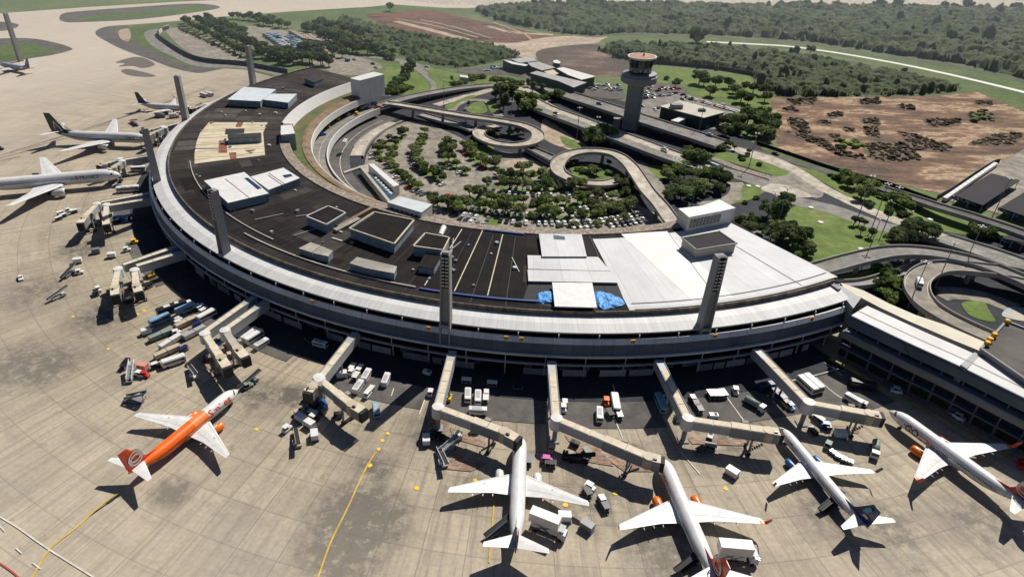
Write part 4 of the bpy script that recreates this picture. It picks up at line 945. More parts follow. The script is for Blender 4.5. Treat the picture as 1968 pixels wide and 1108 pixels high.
for pts in ([(872,868),(935,890),(905,905),(855,900)],[(822,798),(835,790),(850,815),(838,835),(822,830)],[(1215,850),(1240,862),(1300,905),(1200,905),(1165,880)],[(865,820),(935,850),(930,858),(870,842)],[(1085,835),(1150,860),(1180,895),(1120,885)],[(1320,840),(1440,846),(1450,856),(1330,852)],[(1600,815),(1655,822),(1650,832),(1600,828)],[(205,560),(275,545),(285,562),(250,590),(225,575)],[(380,690),(445,660),(460,690),(415,720)]):
    sheet('keep_clear_marking',pts,.13,REDG,False)
# ================================================================== terminal
aR=lambda r:-61.3-(r-140)*2.7/56
aL=-220.4
T=thing('terminal_building','curved terminal building with dark roof, white membrane end and grey curved front','terminal building',(CX-140,CY-140,0))
def tp(nm,b,m,sm=False,label=None):
    o=b.build(nm,m,T,sm,world=True)
    if label: o['label']=label
    return o
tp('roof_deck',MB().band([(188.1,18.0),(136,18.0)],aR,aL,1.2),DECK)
tp('roof_curb',MB().band([(188.6,16.9),(188.6,18.75),(188.1,18.75),(188.1,17.9)],aR,aL,1.2),M('brown_stone_curb',(.2,.16,.12),.9,.4,.6,c2=(.08,.065,.05),sc2=.4))
tp('ribbed_roof',MB().band([(196,15.94),(192.5,16.9),(188.6,17.15)],aR,aL,1.2),RIB)
tp('roof_edge',MB().band([(194.3,15.3),(196.05,15.5),(196.05,15.93)],aR,aL,1.2),LGREY)
tp('clerestory_recess',MB().band([(197.0,13.2),(194.3,13.2),(194.3,15.9)],aR,aL,1.2),DARK)
tp('parapet_fascia',MB().band([(197.95,12.9),(197.1,14.4),(196.7,14.4),(196.7,13.2)],aR,aL,1.2),FASC)
tp('shade_blue_band',MB().band([(192,9.0),(198.0,9.0),(197.85,12.9)],aR,aL,1.2),BAND)
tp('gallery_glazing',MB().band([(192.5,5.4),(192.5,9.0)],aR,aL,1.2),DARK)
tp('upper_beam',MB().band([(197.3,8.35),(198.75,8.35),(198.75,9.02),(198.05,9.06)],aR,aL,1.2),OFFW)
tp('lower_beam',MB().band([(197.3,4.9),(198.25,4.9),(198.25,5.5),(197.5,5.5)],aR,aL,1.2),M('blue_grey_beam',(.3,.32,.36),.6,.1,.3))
tp('gallery_soffit',MB().band([(189,4.9),(197.3,4.9)],aR,aL,2),DARK); tp('gallery_floor',MB().band([(197.5,5.3),(192.3,5.3)],aR,aL,2),DARK)  # soffit and floor coloured near-black for the shade inside the gallery
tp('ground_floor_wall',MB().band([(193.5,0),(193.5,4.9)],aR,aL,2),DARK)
aa=-65.0
while aa>-218:
    bx=MB(); p=pol(196.55,aa,14.4); bx.box((p.x,p.y,14.75),(.35,.3,1.6),R(aa)); tp('clerestory_post',bx,OFFW); aa-=3.55
aa=-66.0
while aa>-216:
    bx=MB(); p=pol(197.85,aa,7); bx.box((p.x,p.y,6.95),(.3,.3,3.2),R(aa)); bx.box(tuple(pol(197.0,aa,2.45)),(.4,.4,4.9),R(aa)); tp('gallery_post',bx,LGREY); aa-=3.55
aa=-68.
while aa>-150:
    d=random.uniform(.8,3.0)
    if random.random()<.75:
        b=MB(); b.band([(197.0,0),(197.0,2.5),(196.8,2.5)],aa,aa-d,.8); tp('ground_floor_panel',b,random.choice([MGREY,BAND,LGREY,CONG]))
    aa-=d+random.choice([.15,.3,1.2])
aa=-66.
while aa>-160:
    d=random.uniform(.6,2.6)
    if random.random()<.5: b=MB(); z0=random.choice([5.6,5.6,6.4]); b.band([(193.4,z0),(193.4,random.uniform(6.9,8.2))],aa,aa-d,.8); tp('gallery_panel',b,random.choice([MGREY,BAND,GLASS,CONG,GLASS]))
    if random.random()<.6: b=MB(); b.band([(194.2,0),(194.2,random.uniform(2.2,4.2))],aa,aa-d*.8,.8); tp('service_bay_panel',b,random.choice([MGREY,BAND,CONG,BGREY]))
    aa-=d+.3
# stand number signs (yellow) on the fascia
for x,y in ((605,575),(825,627),(973,645.5),(1002,647),(1215,652.5),(1373,643),(1557,609)):
    p=at(x,y,13.9); a=math.degrees(math.atan2(p.y-CY,p.x-CX)); q=pol(197.6,a,13.8); s=MB(); s.box((q.x,q.y,13.9),(.22,1.25,1.1),R(a)); sg=tp('stand_sign',s,YEL)
    s=MB(); q=pol(197.74,a,13.9); s.box((q.x,q.y,14.0),(.06,1.2,.35),R(a)); s.box((q.x,q.y,13.5),(.06,1.0,.3),R(a)); s.build('sign_mark',ORRED,sg)
# inner curb, terraces
tp('coping_strip',MB().band([(136.3,18.05),(136.0,18.5),(133.5,18.35),(131.0,18.2),(131.0,13.8)],lambda r:-60.9,-178,1.2),STONE)
tp('rendered_curved_wall',MB().band([(137.2,18.0),(137.0,18.9),(136.3,18.9),(133.0,13.8)],-178,-219.5,1.2),M('rendered_wall',(.55,.55,.53),.8,.06,.3))
tp('wall_footing',MB().band([(137.0,18),(137.0,0)],-60.9,-220.4,2),CONG)
tp('end_wall',MB().prism([pol(131,-60.9),pol(188,-63.6),pol(192,-63.9),pol(192,-64.3),pol(131,-61.4)],0,17.7),CONG)
tp('end_wall',MB().prism([pol(137,-220.2),pol(195,-220.2),pol(195,-220.6),pol(137,-220.6)],0,17.7),CONG)
tp('terrace',MB().band([(133,13.7),(123,13.6)],-60.9,-216,1.5),M('terrace_grass',(.07,.1,.03),.95,.3,.15,c2=(.2,.12,.06),sc2=.05,amt=.35))
tp('canopy_roof',MB().band([(125.0,14.0),(123.2,13.9),(120.6,12.75)],-120,-216.5,1.2),BROWN)
tp('canopy_edge',MB().band([(120.7,12.75),(120.2,12.6),(119.9,8.8),(122.3,8.6)],-120,-216.5,1.2),MATS['rendered_wall'])
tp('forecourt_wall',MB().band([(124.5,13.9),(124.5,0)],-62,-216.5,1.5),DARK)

# roofing patches of different age, paler where low-angle sheen is painted in
for i in range(70):
    a0=random.uniform(-86,-214); da=random.uniform(1.,6.); r0=random.uniform(140,180); dr=random.uniform(3,20)
    tp('roofing_patch',MB().band([(min(r0+dr,186.5),18.02+i*.0004),(r0,18.02+i*.0004)],a0,a0-da,1.),random.choice([BLACKM,BLACKM,M('grey_bitumen_patch',(.05,.046,.043),.9,.3,.3,spec=.12),M('brown_bitumen_patch',(.045,.036,.03),.9,.3,.3,spec=.12)] if a0>-150 else [MATS.get('pale_bitumen_patch') or M('pale_bitumen_patch',(.085,.075,.068),.9,.3,.3,spec=.12),M('sheen_bitumen_patch',(.06,.052,.046),.9,.3,.3,spec=.12)]))
for i in range(36):
    a=-88-i*3.45; tp('roofing_seam',MB().seg(pol(139,a,18),pol(186.5,a,18),.22,18.0,18.11),random.choice([BLK,MATS['grey_bitumen_patch']]))
for i in range(9):
    a=random.uniform(-95,-205); r0=random.uniform(145,170); p=pol(r0,a); q=pol(r0+random.uniform(5,16),a+random.uniform(-2,2)); tp('roof_pipe',MB().seg(p,q,.3,18.15,18.45),LGREY)
for r_,a0,a1 in ((187.7,-64,-214),): tp('roof_railing',MB().band([(r_,19.35),(r_,19.45)],a0,a1,1.2),MGREY)

sheet('asphalt_lot',crop(C12,[(140,260),(480,185),(640,215),(900,290),(1140,345),(1020,400),(880,470),(780,500),(400,420),(150,350)]),.12,ASPH2)
sheet('asphalt_lot',crop(C12,[(150,120),(420,95),(560,150),(470,200),(160,260)]),.115,ASPH)
sheet('asphalt_lot',crop((860,80,5.179),[(100,290),(500,240),(850,290),(1480,440),(1700,430),(1760,560),(1500,560),(1250,490),(900,400),(600,330),(250,320)]),.11,ASPH)
sheet('flower_bed',crop((860,80,5.179),[(200,345),(420,350),(560,370),(740,410),(760,450),(560,440),(300,420),(200,380)]),.2,LAWN)
# roof coverings
def roofpoly(nm,pts,z,m,label=None):
    P=[at(x,y,z) for x,y in pts]; o=MB().poly([(p.x,p.y,z) for p in P]); return tp(nm,o,m,label=label)
def slab(nm,pts,z0,z1,m,top=None,label=None,parent=None):
    P=[at(x,y,z1) for x,y in pts]; return tp(nm,MB().prism(P,z0,z1,0,1 if top else 0),[m,top] if top else m,label=label)
C5=(650,360,2.982); C6=(1308,360,2.982); C33=(330,200,3.077)
roofpoly('black_membrane',[(866,434),(940,440),(1010,449),(1004,574),(900,562),(795,549),(850,460)],18.05,BLACKM,'black membrane roof with thin pale seams')
for a,b_ in (((709,240),(640,350)),((827,248),(666,594)),((943,270),(856,620)),((585,420),(495,562))):
    q=crop(C5,[a,b_]); A=at(*q[0],18.1);B=at(*q[1],18.1); tp('roof_seam',MB().seg(A,B,.32,18.06,18.22),TANR)
b=MB(); b.band([(186.9,18.07),(139.0,18.07)],-62.4,-86.5,1.2); tp('white_roof_membrane',b,WHITEM)
slab('raised_roof_panel',crop(C5,[(1150,265),(1395,268),(1425,395),(1168,395)]),18.1,19.6,MGREY,WHITEM)
slab('raised_roof_panel',crop(C5,[(1085,388),(1490,398),(1560,478),(1088,466)]),18.1,19.0,MGREY,WHITEM)
slab('raised_roof_panel',crop(C5,[(1085,470),(1560,480),(1600,545),(1090,536)]),18.1,19.0,MGREY,WHITEM)
slab('loose_white_panel',crop(C5,[(1226,543),(1456,546),(1483,687),(1241,680)]),19.6,19.9,OFFW,WHITE)
roofpoly('roof_opening',crop(C5,[(1095,540),(1600,548),(1640,650),(1250,690),(1150,670),(1060,640)]),18.09,DARK)
tp('hatch_opening',MB().prism([at(x,y,19.66) for x,y in crop(C5,[(1232,272),(1297,280),(1300,300),(1236,296)])],19.5,19.66),BAND)
for nm,pts in (('a',[(1145,600),(1190,588),(1232,592),(1232,640),(1190,650),(1148,645)]),('b',[(1470,588),(1560,600),(1620,630),(1636,662),(1560,680),(1520,690),(1480,650)])):
    P=[at(x,y,19.0) for x,y in crop(C5,pts)]; c=sum(P,Vector())/len(P); tb=MB(); n=len(P); rg=[]
    PP=spline(P,4,True)
    for s,z in ((1.05,18.1),(1.0,18.5),(.8,18.85),(.4,18.8),(.05,18.95)): rg.append([tuple(c+(p-c)*s*random.uniform(.93,1.07)+Vector((0,0,z-19+random.uniform(-.12,.12)))) for p in PP])
    tb.loft(rg); o=tb.build('blue_tarpaulin',TARP); tag(o,'crumpled blue tarpaulin '+('left' if nm=='a' else 'right')+' of the loose white roof panel','tarpaulin')
for a0,a1 in ((-86.7,-107.3),): tp('blue_edge_strip',MB().band([(183.4,18.05),(183.4,18.6),(182.7,18.65),(182.7,18.05)],a0,a1,1.),BLUE)
q=[at(x,y,18.5) for x,y in ((930,440.5),(1007,449))]; tp('blue_edge_strip',MB().seg(q[0],q[1],.8,18.05,18.6),BLUE)
tp('inner_curb',MB().band([(182.9,18.0),(182.9,18.55),(182.4,18.55),(182.4,18.0)],-107.8,-132,1.),CONP)
tp('inner_curb',MB().band([(178.9,18.0),(178.9,18.5),(178.5,18.5),(178.5,18.0)],-128,-160,1.),CONP)
tp('inner_curb',MB().band([(187.2,18.0),(187.2,18.35),(186.9,18.35),(186.9,18.0)],-62.8,-86.,1.),BLK)
tp('roof_gutter',MB().band([(183.6,18.13),(183.1,18.13)],-62.8,-86.,1.),BLK)
tp('roof_gutter',MB().seg(at(1372,447,18.2),at(1540,547,18.2),.25,18.05,18.16),BLK); tp('roof_gutter',MB().seg(at(1132,450,18.2),at(1150,492,18.2),.3,18.05,18.16),BLK)
tp('roof_gutter',MB().seg(at(1283,444,18.2),at(1360,548,18.2),.2,18.05,18.16),BLK)
for pts in ([(1193,449),(1283,444),(1410,571),(1330,577)],): roofpoly('bright_roof_membrane',pts,18.11,M('bright_white_membrane',(.7,.7,.68),.6,.06,.2,c2=(.6,.57,.52),sc2=.1,amt=.3))
roofpoly('cream_membrane',crop(C33,[(220,108),(568,108),(540,170),(552,302),(350,325),(135,352),(135,290),(148,220),(168,170)]),18.05,CREAM)
for pts,m_ in (([(388,108),(425,108),(410,136),(375,136)],RUST),([(280,215),(325,215),(328,288),(276,288)],RUST),([(338,288),(380,284),(384,322),(348,326)],RUST),([(318,145),(432,143),(428,172),(315,180)],DARK),([(430,272),(500,268),(460,288)],BROWN)): roofpoly('roof_patch',crop(C33,pts),18.1,m_)
for yy in (140,178,222,262,300): 
    q=crop(C33,[(150+(220-yy)*.0+max(0,(300-yy))*.12,yy+12),(545 if yy>170 else 560,yy)]) 
    if yy in(178,222): q=crop(C33,[(165,yy+8),(300,yy)])
    tp('roof_seam',MB().seg(at(*q[0],18.1),at(*q[1],18.1),.22,18.08,18.16),TANR)
# plant rooms
def house(nm,pts,zt,wall,top,rim=None,zb=17.9,label=None,inset=True):
    P=[at(x,y,zt) for x,y in pts]; o=tp(nm,MB().prism(P,zb,zt-.0,0,0),wall,label=label)
    c=sum(P,Vector())/len(P)
    if rim:
        Q=[c+(p-c)*1.03 for p in P]; 
        for i in range(len(P)):
            a,b_=Q[i],Q[(i+1)%len(Q)]; MB().seg(a,b_,.4,zt-.15,zt+.35,ext=.18).build('roof_rim',rim,o).location=(0,0,0)
        for ch in o.children: ch.parent=o
        MB().prism([c+(p-c)*.96 for p in P],zt,zt+.12).build('roof_surface',top,o)
    else: MB().prism([c+(p-c)*1.02 for p in P],zt,zt+.25).build('roof_surface',top,o)
    return o
house('plant_room',crop(C6,[(12,292),(220,255),(317,322),(93,358)]),21.6,CONP,SHADE,M('grey_rim',(.3,.28,.24),.8,.2,.4))
house('plant_room',crop(C5,[(208,145),(430,190),(320,322),(68,236)]),22,BGREY,BLACKM,TANR)
house('plant_room',crop(C5,[(500,265),(635,290),(600,360),(433,337)]),22,BGREY,BLACKM,TANR)
house('plant_room',crop(C5,[(500,380),(588,398),(548,468),(458,455)]),20.3,BGREY,BLACKM)
house('ventilation_unit',crop(C5,[(108,402),(182,420),(150,462),(66,437)]),20.6,BGREY,CONW)
house('ventilation_unit',crop(C5,[(186,420),(335,455),(320,495),(152,463)]),20.6,BGREY,CONW)
house('ventilation_unit',crop(C33,[(822,820),(880,840),(830,880),(752,855)]),20.4,BGREY,CONW)
house('ventilation_unit',crop(C33,[(884,842),(952,870),(925,902),(834,882)]),20.4,BGREY,CONW)
house('plant_room',crop(C33,[(925,606),(1026,645),(915,712),(800,665)]),21.8,BGREY,BLACKM,OFFW)
house('plant_room',crop(C33,[(195,456),(430,406),(570,530),(335,585)]),21.5,BGREY,WHITE)
house('plant_room',crop(C33,[(470,432),(660,380),(756,440),(575,508)]),20.8,BGREY,WHITE)
for p in (((315,440),(458,553)),((575,408),(668,472))):
    q=crop(C33,p); tp('roof_seam',MB().seg(at(*q[0],21.8),at(*q[1],21.8),.25,21.6,21.85),RUST)
roofpoly('blue_rooflight',crop(C33,[(428,437),(450,434),(532,497),(508,504)]),21.82,NAVYP)
roofpoly('blue_rooflight',crop(C33,[(655,420),(705,412),(715,425),(670,436)]),21.12,NAVYP)
house('plant_room',crop(C33,[(332,182),(528,172),(528,196),(334,206)]),20.8,BGREY,DARK)
house('plant_room',crop(C1,[(1400,500),(1580,515),(1490,582),(1306,572)]),21.6,BGREY,M('pale_blue_white_roof',(.55,.6,.63),.6,.1,.2))
house('plant_room',crop(C1,[(1535,540),(1700,541),(1650,590),(1488,570)]),21.2,BGREY,MATS['pale_blue_white_roof'])
house('plant_room',crop(C1,[(1745,452),(1792,440),(1850,456),(1800,474)]),21,BGREY,DARK)
for p in (((895,588),(925,600)),((950,735),(1010,757)),((1145,800),(1205,812))):
    q=crop(C33,p if p[0][0]>900 else [(948,790),(1008,808)]); tp('duct',MB().seg(at(*q[0],18.4),at(*q[1],18.4),.5,18.05,18.5),OFFW)
q=crop(C5,[(0,222),(195,115)]); tp('covered_duct',MB().seg(at(*q[0],18.8),at(*q[1],18.8),1.6,18.05,19.0),BROWN); tp('covered_duct',MB().seg(at(644,443,18.8),at(690,420,18.8),2.2,18.05,19.2),CONW)
q=crop(C5,[(605,225),(585,270)]); A=at(*q[0],19.5);B=at(*q[1],19.5); tp('white_duct',MB().tube((A.x,A.y,19.2),(B.x,B.y,19.2),1.1,.9,14),WHITE)
b=MB()
for i in range(60):
    a=random.uniform(-88,-205); r=random.uniform(141,178); p=pol(r,a); b=MB(); s=random.uniform(.6,1.3); b.box((p.x,p.y,18.0+s*.35),(s,s*random.uniform(.6,1.6),s*.7),random.random()*3); b.box((p.x,p.y,18.0+s*.75),(s*.7,s*.7,.1),0)
    tp('roof_vent',b,random.choice([CONW,LGREY,OFFW,MGREY]))
# stair blocks on the landside edge
def block(nm,pts,zt,zb,wall,top,label=None):
    P=[at(x,y,zt) for x,y in pts]; o=tp(nm,MB().prism(P,zb,zt),wall,label=label); c=sum(P,Vector())/len(P); MB().prism([c+(p-c)*1.01 for p in P],zt,zt+.25).build('roof_surface',top,o); return o,P
o,P=block('stair_block',crop((1030,200,4.432),[(1215,893),(1415,870),(1560,818),(1697,888),(1590,912),(1305,966)]),24,10,OFFW,WHITE)
def wins(o,A,B,z0,z1,n,mt=GLASS,out=.06):
    d=(B-A); L=d.length; d.normalize()
    for i in range(n): MB().seg(A+d*(L*(i+.15)/n),A+d*(L*(i+.85)/n),.5,z0,z1).build('window',mt,o)
wins(o,P[5].lerp(P[4],.05),P[5].lerp(P[4],.98),19.6,22.8,9)
o,P=block('stair_block',crop((690,170,3.958),[(215,868),(312,825),(558,885),(474,946)]),20.5,8,OFFW,M('pale_grey_roof',(.5,.53,.55),.6,.08,.2)); wins(o,P[0].lerp(P[3],.08),P[0].lerp(P[3],.95),16.5,18.9,6)
o,P=block('stair_block',crop((540,130,3.694),[(0,415),(78,410),(100,470),(0,480)]),22,8,BGREY,WHITE)
o,P=block('stair_block',crop((540,130,3.694),[(492,78),(660,32),(732,50),(558,95)]),24,11,OFFW,WHITE)
# upper road
b=thing('upper_forecourt_road','elevated curved forecourt road with pale parapet along the terminal inner side','elevated road',(CX-100,CY,0))
MB().band([(124.5,5.0),(112.6,5.0)],-62,-216,1.2).build('road_surface',ASPH2,b,world=True)
MB().band([(113.0,5.0),(113.0,6.1),(112.3,6.1),(112.0,2.3),(114,2.3),(124,2.3)],-62,-216,1.2).build('parapet',MATS['rendered_wall'],b,world=True)
MB().band([(113.9,5.03),(113.1,5.03)],-62,-216,1.2).build('kerb',M('maroon_kerb',(.12,.06,.055),.9,.2,.3),b,world=True)
a=-70
while a>-214: p=pol(114.5,a); MB().tube((p.x,p.y,0),(p.x,p.y,2.4),.5,.5,8).build('pillar',CONG,b,world=True); a-=6
ring_patch('lower_forecourt_road',101,124,-62,-222,ASPH,.09)
ring_patch('road_line',106.2,106.5,-120,-214,WLINE,.13); ring_patch('road_line',117,117.2,-66,-214,WLINE,5.06)
ring_patch('sloping_pavement',94,101,-177,-214,PALE,.35)
r_=thing('retaining_wall','low curved concrete wall edging the pale pavement by the car park','wall',tuple(pol(93,-190))); MB().band([(93.3,0),(93.3,1.5),(94.1,1.5),(94.1,.2)],-175,-216,1.2).build('wall',CONP,r_,world=True); MB().band([(101,.1),(101,.9),(101.4,.9),(101.4,.1)],-185,-214,1.2).build('kerb_wall',CONG,r_,world=True)
# sunken pedestrian link
L=thing('pedestrian_link','sloping pedestrian link with pale roof and blue glazed trough beside the forecourt','pedestrian link',tuple(at(740,350,0)))
def lk(nm,pts,z0,z1,m,top=None): P=[at(x,y,z1) for x,y in crop((690,170,3.958),pts)]; MB().prism(P,z0,z1,0,1 if top else 0).build(nm,[m,top] if top else m,L,world=True)
lk('white_roof',[(70,574),(112,572),(306,733),(262,745)],0,5.2,OFFW,WHITE); lk('glass_roof',[(62,655),(118,650),(278,800),(228,838)],0,2.9,CONG,BLUEG)
lk('side_wall',[(10,600),(26,592),(240,852),(222,862)],0,3.6,CONP); lk('landing',[(-5,590),(70,576),(130,645),(60,655)],0,.8,CONP,PALE)
for i in range(7):
    p=at(722+i*4.6,343+i*4.7,2.9); s=MB(); s.lathe((p.x,p.y,2.9),[(1.2,0),(.8,.5),(.2,.7)],8); s.build('skylight',WHITE,L,world=True)
lk('cross_wall',[(-120,630),(0,592),(6,602),(-112,642)],0,.9,CONP)
# ================================================================== right concourse
D=thing('concourse_building','long concourse with white panel roof running off the terminal\'s right end','concourse building',tuple(at(1700,680,0)))
def dp(nm,pts,z0,z1,m,top=None): P=[at(x,y,z1) for x,y in pts]; return MB().prism(P,z0,z1,0,1 if top else 0).build(nm,[m,top] if top else m,D,world=True)
A=at(1636,606,15.5);B=at(2080,818,15.5); mid=at(1800,676,15.5); near=[A,at(1741,656,15.5),at(1844,703,15.5),at(1954,757,15.5),B]
near=spline(near,5); nn=[]
for i,p in enumerate(near):
    a_=near[max(0,i-1)];b_=near[min(len(near)-1,i+1)]; d=(b_-a_).normalized(); nn.append(Vector((d.y,-d.x,0)) if Vector((d.y,-d.x,0)).y<0 else Vector((-d.y,d.x,0)))
def sweepD(nm,prof,m,off0=0): 
    k=len(prof); q=[near[i]+nn[i]*d+Vector((0,0,z-15.5)) for i in range(len(near)) for d,z in prof]
    MB().add(q,[(i*k+j,(i+1)*k+j,(i+1)*k+j+1,i*k+j+1) for i in range(len(near)-1) for j in range(k-1)]).build(nm,m,D,world=True)
sweepD('white_roof',[(-9.2,15.9),(-4.5,15.85),(-.2,15.55),(0,15.4)],M('white_panel_roof',(.55,.55,.55),.6,.08,.15,c2=(.42,.4,.37),sc2=.12,amt=.25))
sweepD('roof_line',[(-4.0,15.95),(-3.8,15.95)],BLK)
sweepD('upper_wall',[(0,15.4),(.6,14.6),(1.0,12.2),(.2,12.0)],BAND)
sweepD('window_strip',[(-.8,12.2),(-.8,10.6)],GLASS)
sweepD('ledge',[(-.9,10.6),(2.2,10.5),(2.5,9.9),(2.4,8.3),(.5,8.2)],M('ledge_grey',(.17,.175,.18),.8,.1,.3))
sweepD('lower_window_strip',[(.3,8.2),(.3,5.4)],GLASS)
sweepD('lower_ledge',[(.2,5.3),(2.4,5.25),(2.4,4.8),(0,4.8)],BAND)
sweepD('ground_wall',[(-1.0,4.6),(-1.0,0)],DARK)
sweepD('back_wall',[(-9.2,15.85),(-9.2,0)],CONG)
sweepD('kerb_strip',[(3.4,.15),(4.0,.3),(4.6,.15)],M('yellow_black_kerb',(.35,.22,.06),.9,.4,.4))
for i in range(1,len(near)-1,2):
    p=near[i]+nn[i]*1.4; MB().box((p.x,p.y,2.3),(.5,.5,4.6)).build('column',BAND,D,world=True); p=near[i]+nn[i]*.9; MB().box((p.x,p.y,11.3),(.3,.3,1.6)).build('post',BAND,D,world=True); p=near[i]+nn[i]*2.0; MB().box((p.x,p.y,6.8),(.3,.3,2.9)).build('post',BAND,D,world=True)
dp('corridor_roof',[(1616,543),(1660,558),(1709,583),(1760,605),(1817,624),(1896,658),(1884,674),(1830,652),(1748,617),(1690,590),(1645,566),(1622,553)],10,15.2,CONG,M('cream_corridor_roof',(.55,.51,.4),.7,.1,.2))
dp('walkway_gap',[(1640,568),(1655,566),(1748,612),(1884,676),(1960,712),(1952,722),(1870,684),(1740,624)],0,13.5,DARK)
dp('link_block',[(1606,550),(1618,549),(1655,572),(1640,592)],8,16.0,CONW,MGREY)
dp('roof_break',[(1873,676),(1884,682),(1858,708),(1846,700)],10,15.95,MGREY)
t2=thing('second_terminal_building','dark flat roofed terminal corner at the right edge beyond the concourse','terminal building',tuple(at(1940,660,0)))
P=[at(x,y,17) for x,y in [(1933,619),(2060,668),(2150,780),(1990,745),(1884,672)]]; MB().prism(P,0,17).build('wall',CONG,t2,world=True); MB().poly([(p.x,p.y,17.15) for p in P]).build('roof',M('dark_asphalt_roof',(.07,.062,.055),.9,.25,.2,c2=(.11,.1,.09),sc2=.08),t2,world=True)
for i in range(5): MB().seg(P[i],P[(i+1)%5],.6,16.9,17.7).build('parapet',CONG,t2,world=True)
for x,y in ((1936,617),(1911,643),(1903,652),(1898,659)): p=at(x,y,18); MB().lathe((p.x,p.y,17),[(.5,0),(.9,1.0),(.7,1.6),(.1,1.8)],10).build('roof_fan',YEL,t2,world=True)
# ================================================================== control tower
p=at(1210,247,0); ct=thing('control_tower','tall concrete air traffic control tower with dark glazed cab and terracotta roof','control tower',(p.x,p.y,0),R(-12))
MB().loft([[(-4.6,-3.6,z),(3.0,-4.2,z),(3.6,-4.2,z),(3.6,-3.3,z),(4.2,-3.3,z),(5.0,-2.4,z),(5.0,3.6,z),(-4.6,3.6,z)] for z in (0,30)]).build('shaft',CONG,ct)
MB().box((3.2,-4.25,15),(.5,.1,29)).build('shaft_joint',MGREY,ct)
k=MB(); k.lathe((1.2,0,0),[(6,27.2),(10.4,29.0),(10.8,29.4),(10.8,32.4),(10.2,33.0),(7.2,33.2)],14); k.build('collar',CONG,ct)
k=MB(); k.lathe((1.2,0,0),[(10.0,32.8),(10.0,34.2),(7.4,34.6)],14); k.build('balcony',MGREY,ct)
k=MB(); k.lathe((1.2,0,0),[(6.6,33.0),(6.8,36.4),(6.5,38.0),(7.4,42.6)],14,[0,1,0]); k.build('glazed_cab',[GLASS,MGREY],ct)
for i in range(14):
    a=2*math.pi*i/14; MB().tube((1.2+6.5*math.cos(a),6.5*math.sin(a),38),(1.2+7.5*math.cos(a),7.5*math.sin(a),42.6),.14,.14,5).build('mullion',MGREY,ct)
for i in (8,10,11,12): a=2*math.pi*i/14+.2; MB().box((1.2+6.75*math.cos(a),6.75*math.sin(a),36.6),(.3,.9,1.3),a).build('white_unit',OFFW,ct)
k=MB(); k.lathe((1.2,0,0),[(7.3,42.5),(8.4,43.1),(8.5,43.9),(7.9,43.85)],14); k.build('roof_rim',WHITE,ct)
k=MB(); k.lathe((1.2,0,0),[(7.7,43.86),(7.6,43.95),(.1,44.1)],14); k.build('roof',TERRA,ct)
k=MB(); k.tube((2,0,43.7),(2,0,49),.12,.06,6); k.box((2,0,44.6),(.8,.8,1.6)); k.build('antenna',BLKP,ct)
k=MB(); k.box((-8.3,-1,3),(4,3,6)); k.box((-8.3,-1,6.1),(4.3,3.3,.3)); k.build('stair_hut',CONW,ct)
# ================================================================== flyovers
flyover('flyover_ramp','curling flyover ramp nearest the terminal forecourt looping above the planted circle',[(740,199,5.2),(762,201,5.6),(800,207,6.6),(851,216,7),(900,224,7),(950,231,7),(1000,240,6.8),(1028,252,6.5),(1034,264,6.1),(1021,274,5.6),(990,279,5),(955,276,4.4),(932,268,3.9),(921,260,3.5),(922,252,3.0),(936,246,2.5),(958,242,2.0)],7.5,PALE,.8,1.1)
flyover('flyover_ramp','teardrop flyover ramp looping from the right stair block around a tree',[(1298,434,6),(1289,422,6.2),(1269,394,6.6),(1244,366,7),(1224,336,7),(1208,315,7),(1185,298,6.6),(1155,291,6.2),(1120,291,5.8),(1089,299,5.2),(1072,315,4.6),(1076,332,4),(1100,345,3.8),(1131,352,3.2),(1165,353,2.4),(1192,347,1.6)],7.5,PALE,.8,1.1)
flyover('elevated_highway','upper elevated highway passing behind the control tower',[(1040,164,1.0),(1090,182,3.5),(1150,201,5),(1196,216,5.2),(1240,231,5.2),(1287,246,5),(1338,262,4.5),(1384,277,3.5)],15,ASPH2,.9,1.4)
flyover('elevated_highway','lower elevated highway with pale footway in front of the control tower',[(1015,193,1.5),(1053,212,4),(1111,233,5.5),(1169,255,5.8),(1233,279,5.5),(1290,300,4.5),(1340,317,2.2),(1385,330,.3)],15.5,ASPH2,.9,1.4,split=1.0)
flyover('flyover_ramp','elevated approach road joining the forecourt from the top',[(728,204,4.9),(760,195,4.6),(800,185,4),(860,174,3),(905,168,1.6),(950,164,.4)],9,ASPH2,.9,1.1)
flyover('flyover_ramp','flyover leaving the white roofed terminal end beside the lawn',[(1560,521,5),(1600,510,6),(1645,498,6.5),(1707,485,7),(1768,484,7),(1830,493,7),(1891,509,7),(1968,540,7),(2050,580,7)],8.5,ASPH2,1.0,1.4)
flyover('flyover_ramp','tight hairpin flyover loop at the right edge',[(2010,545,6.6),(1960,528,6.6),(1900,519,6.6),(1830,513,6.4),(1790,518,6.2),(1765,535,6),(1762,558,5.8),(1779,583,5.6),(1812,606,5.2),(1855,628,5),(1900,648,5),(1950,668,5)],8.5,PARK,1.0,1.4)
flyover('elevated_highway','wide right hand highway between lawn and flyover',[(1800,455,1.0),(1840,468,2.5),(1890,484,4),(1968,512,5),(2080,560,5)],13.5,ASPH2,.9,1.3)
flyover('elevated_road','narrow elevated road running past the dark canopies',[(1690,362,1),(1740,377,2.5),(1799,396,4),(1850,411,4.5),(1891,424,4.5),(1968,450,4.5),(2100,500,4.5)],7.5,ASPH,.9,1.3)
flyover('flyover_ramp','short dark ramp dropping beside the bushes below the hairpin',[(1590,548,2),(1660,545,2.2),(1720,528,2.4),(1780,505,2.4)],5,CONG,1.2,1.2)

flyover('flyover_ramp','shaded lower ramp continuing under the curling flyover to the forecourt',[(910,250,2.6),(890,243,2.0),(850,232,1.2),(808,220,.4)],7,CONG,.8,1.0)  # shade under the flyover painted as a darker grey road surface
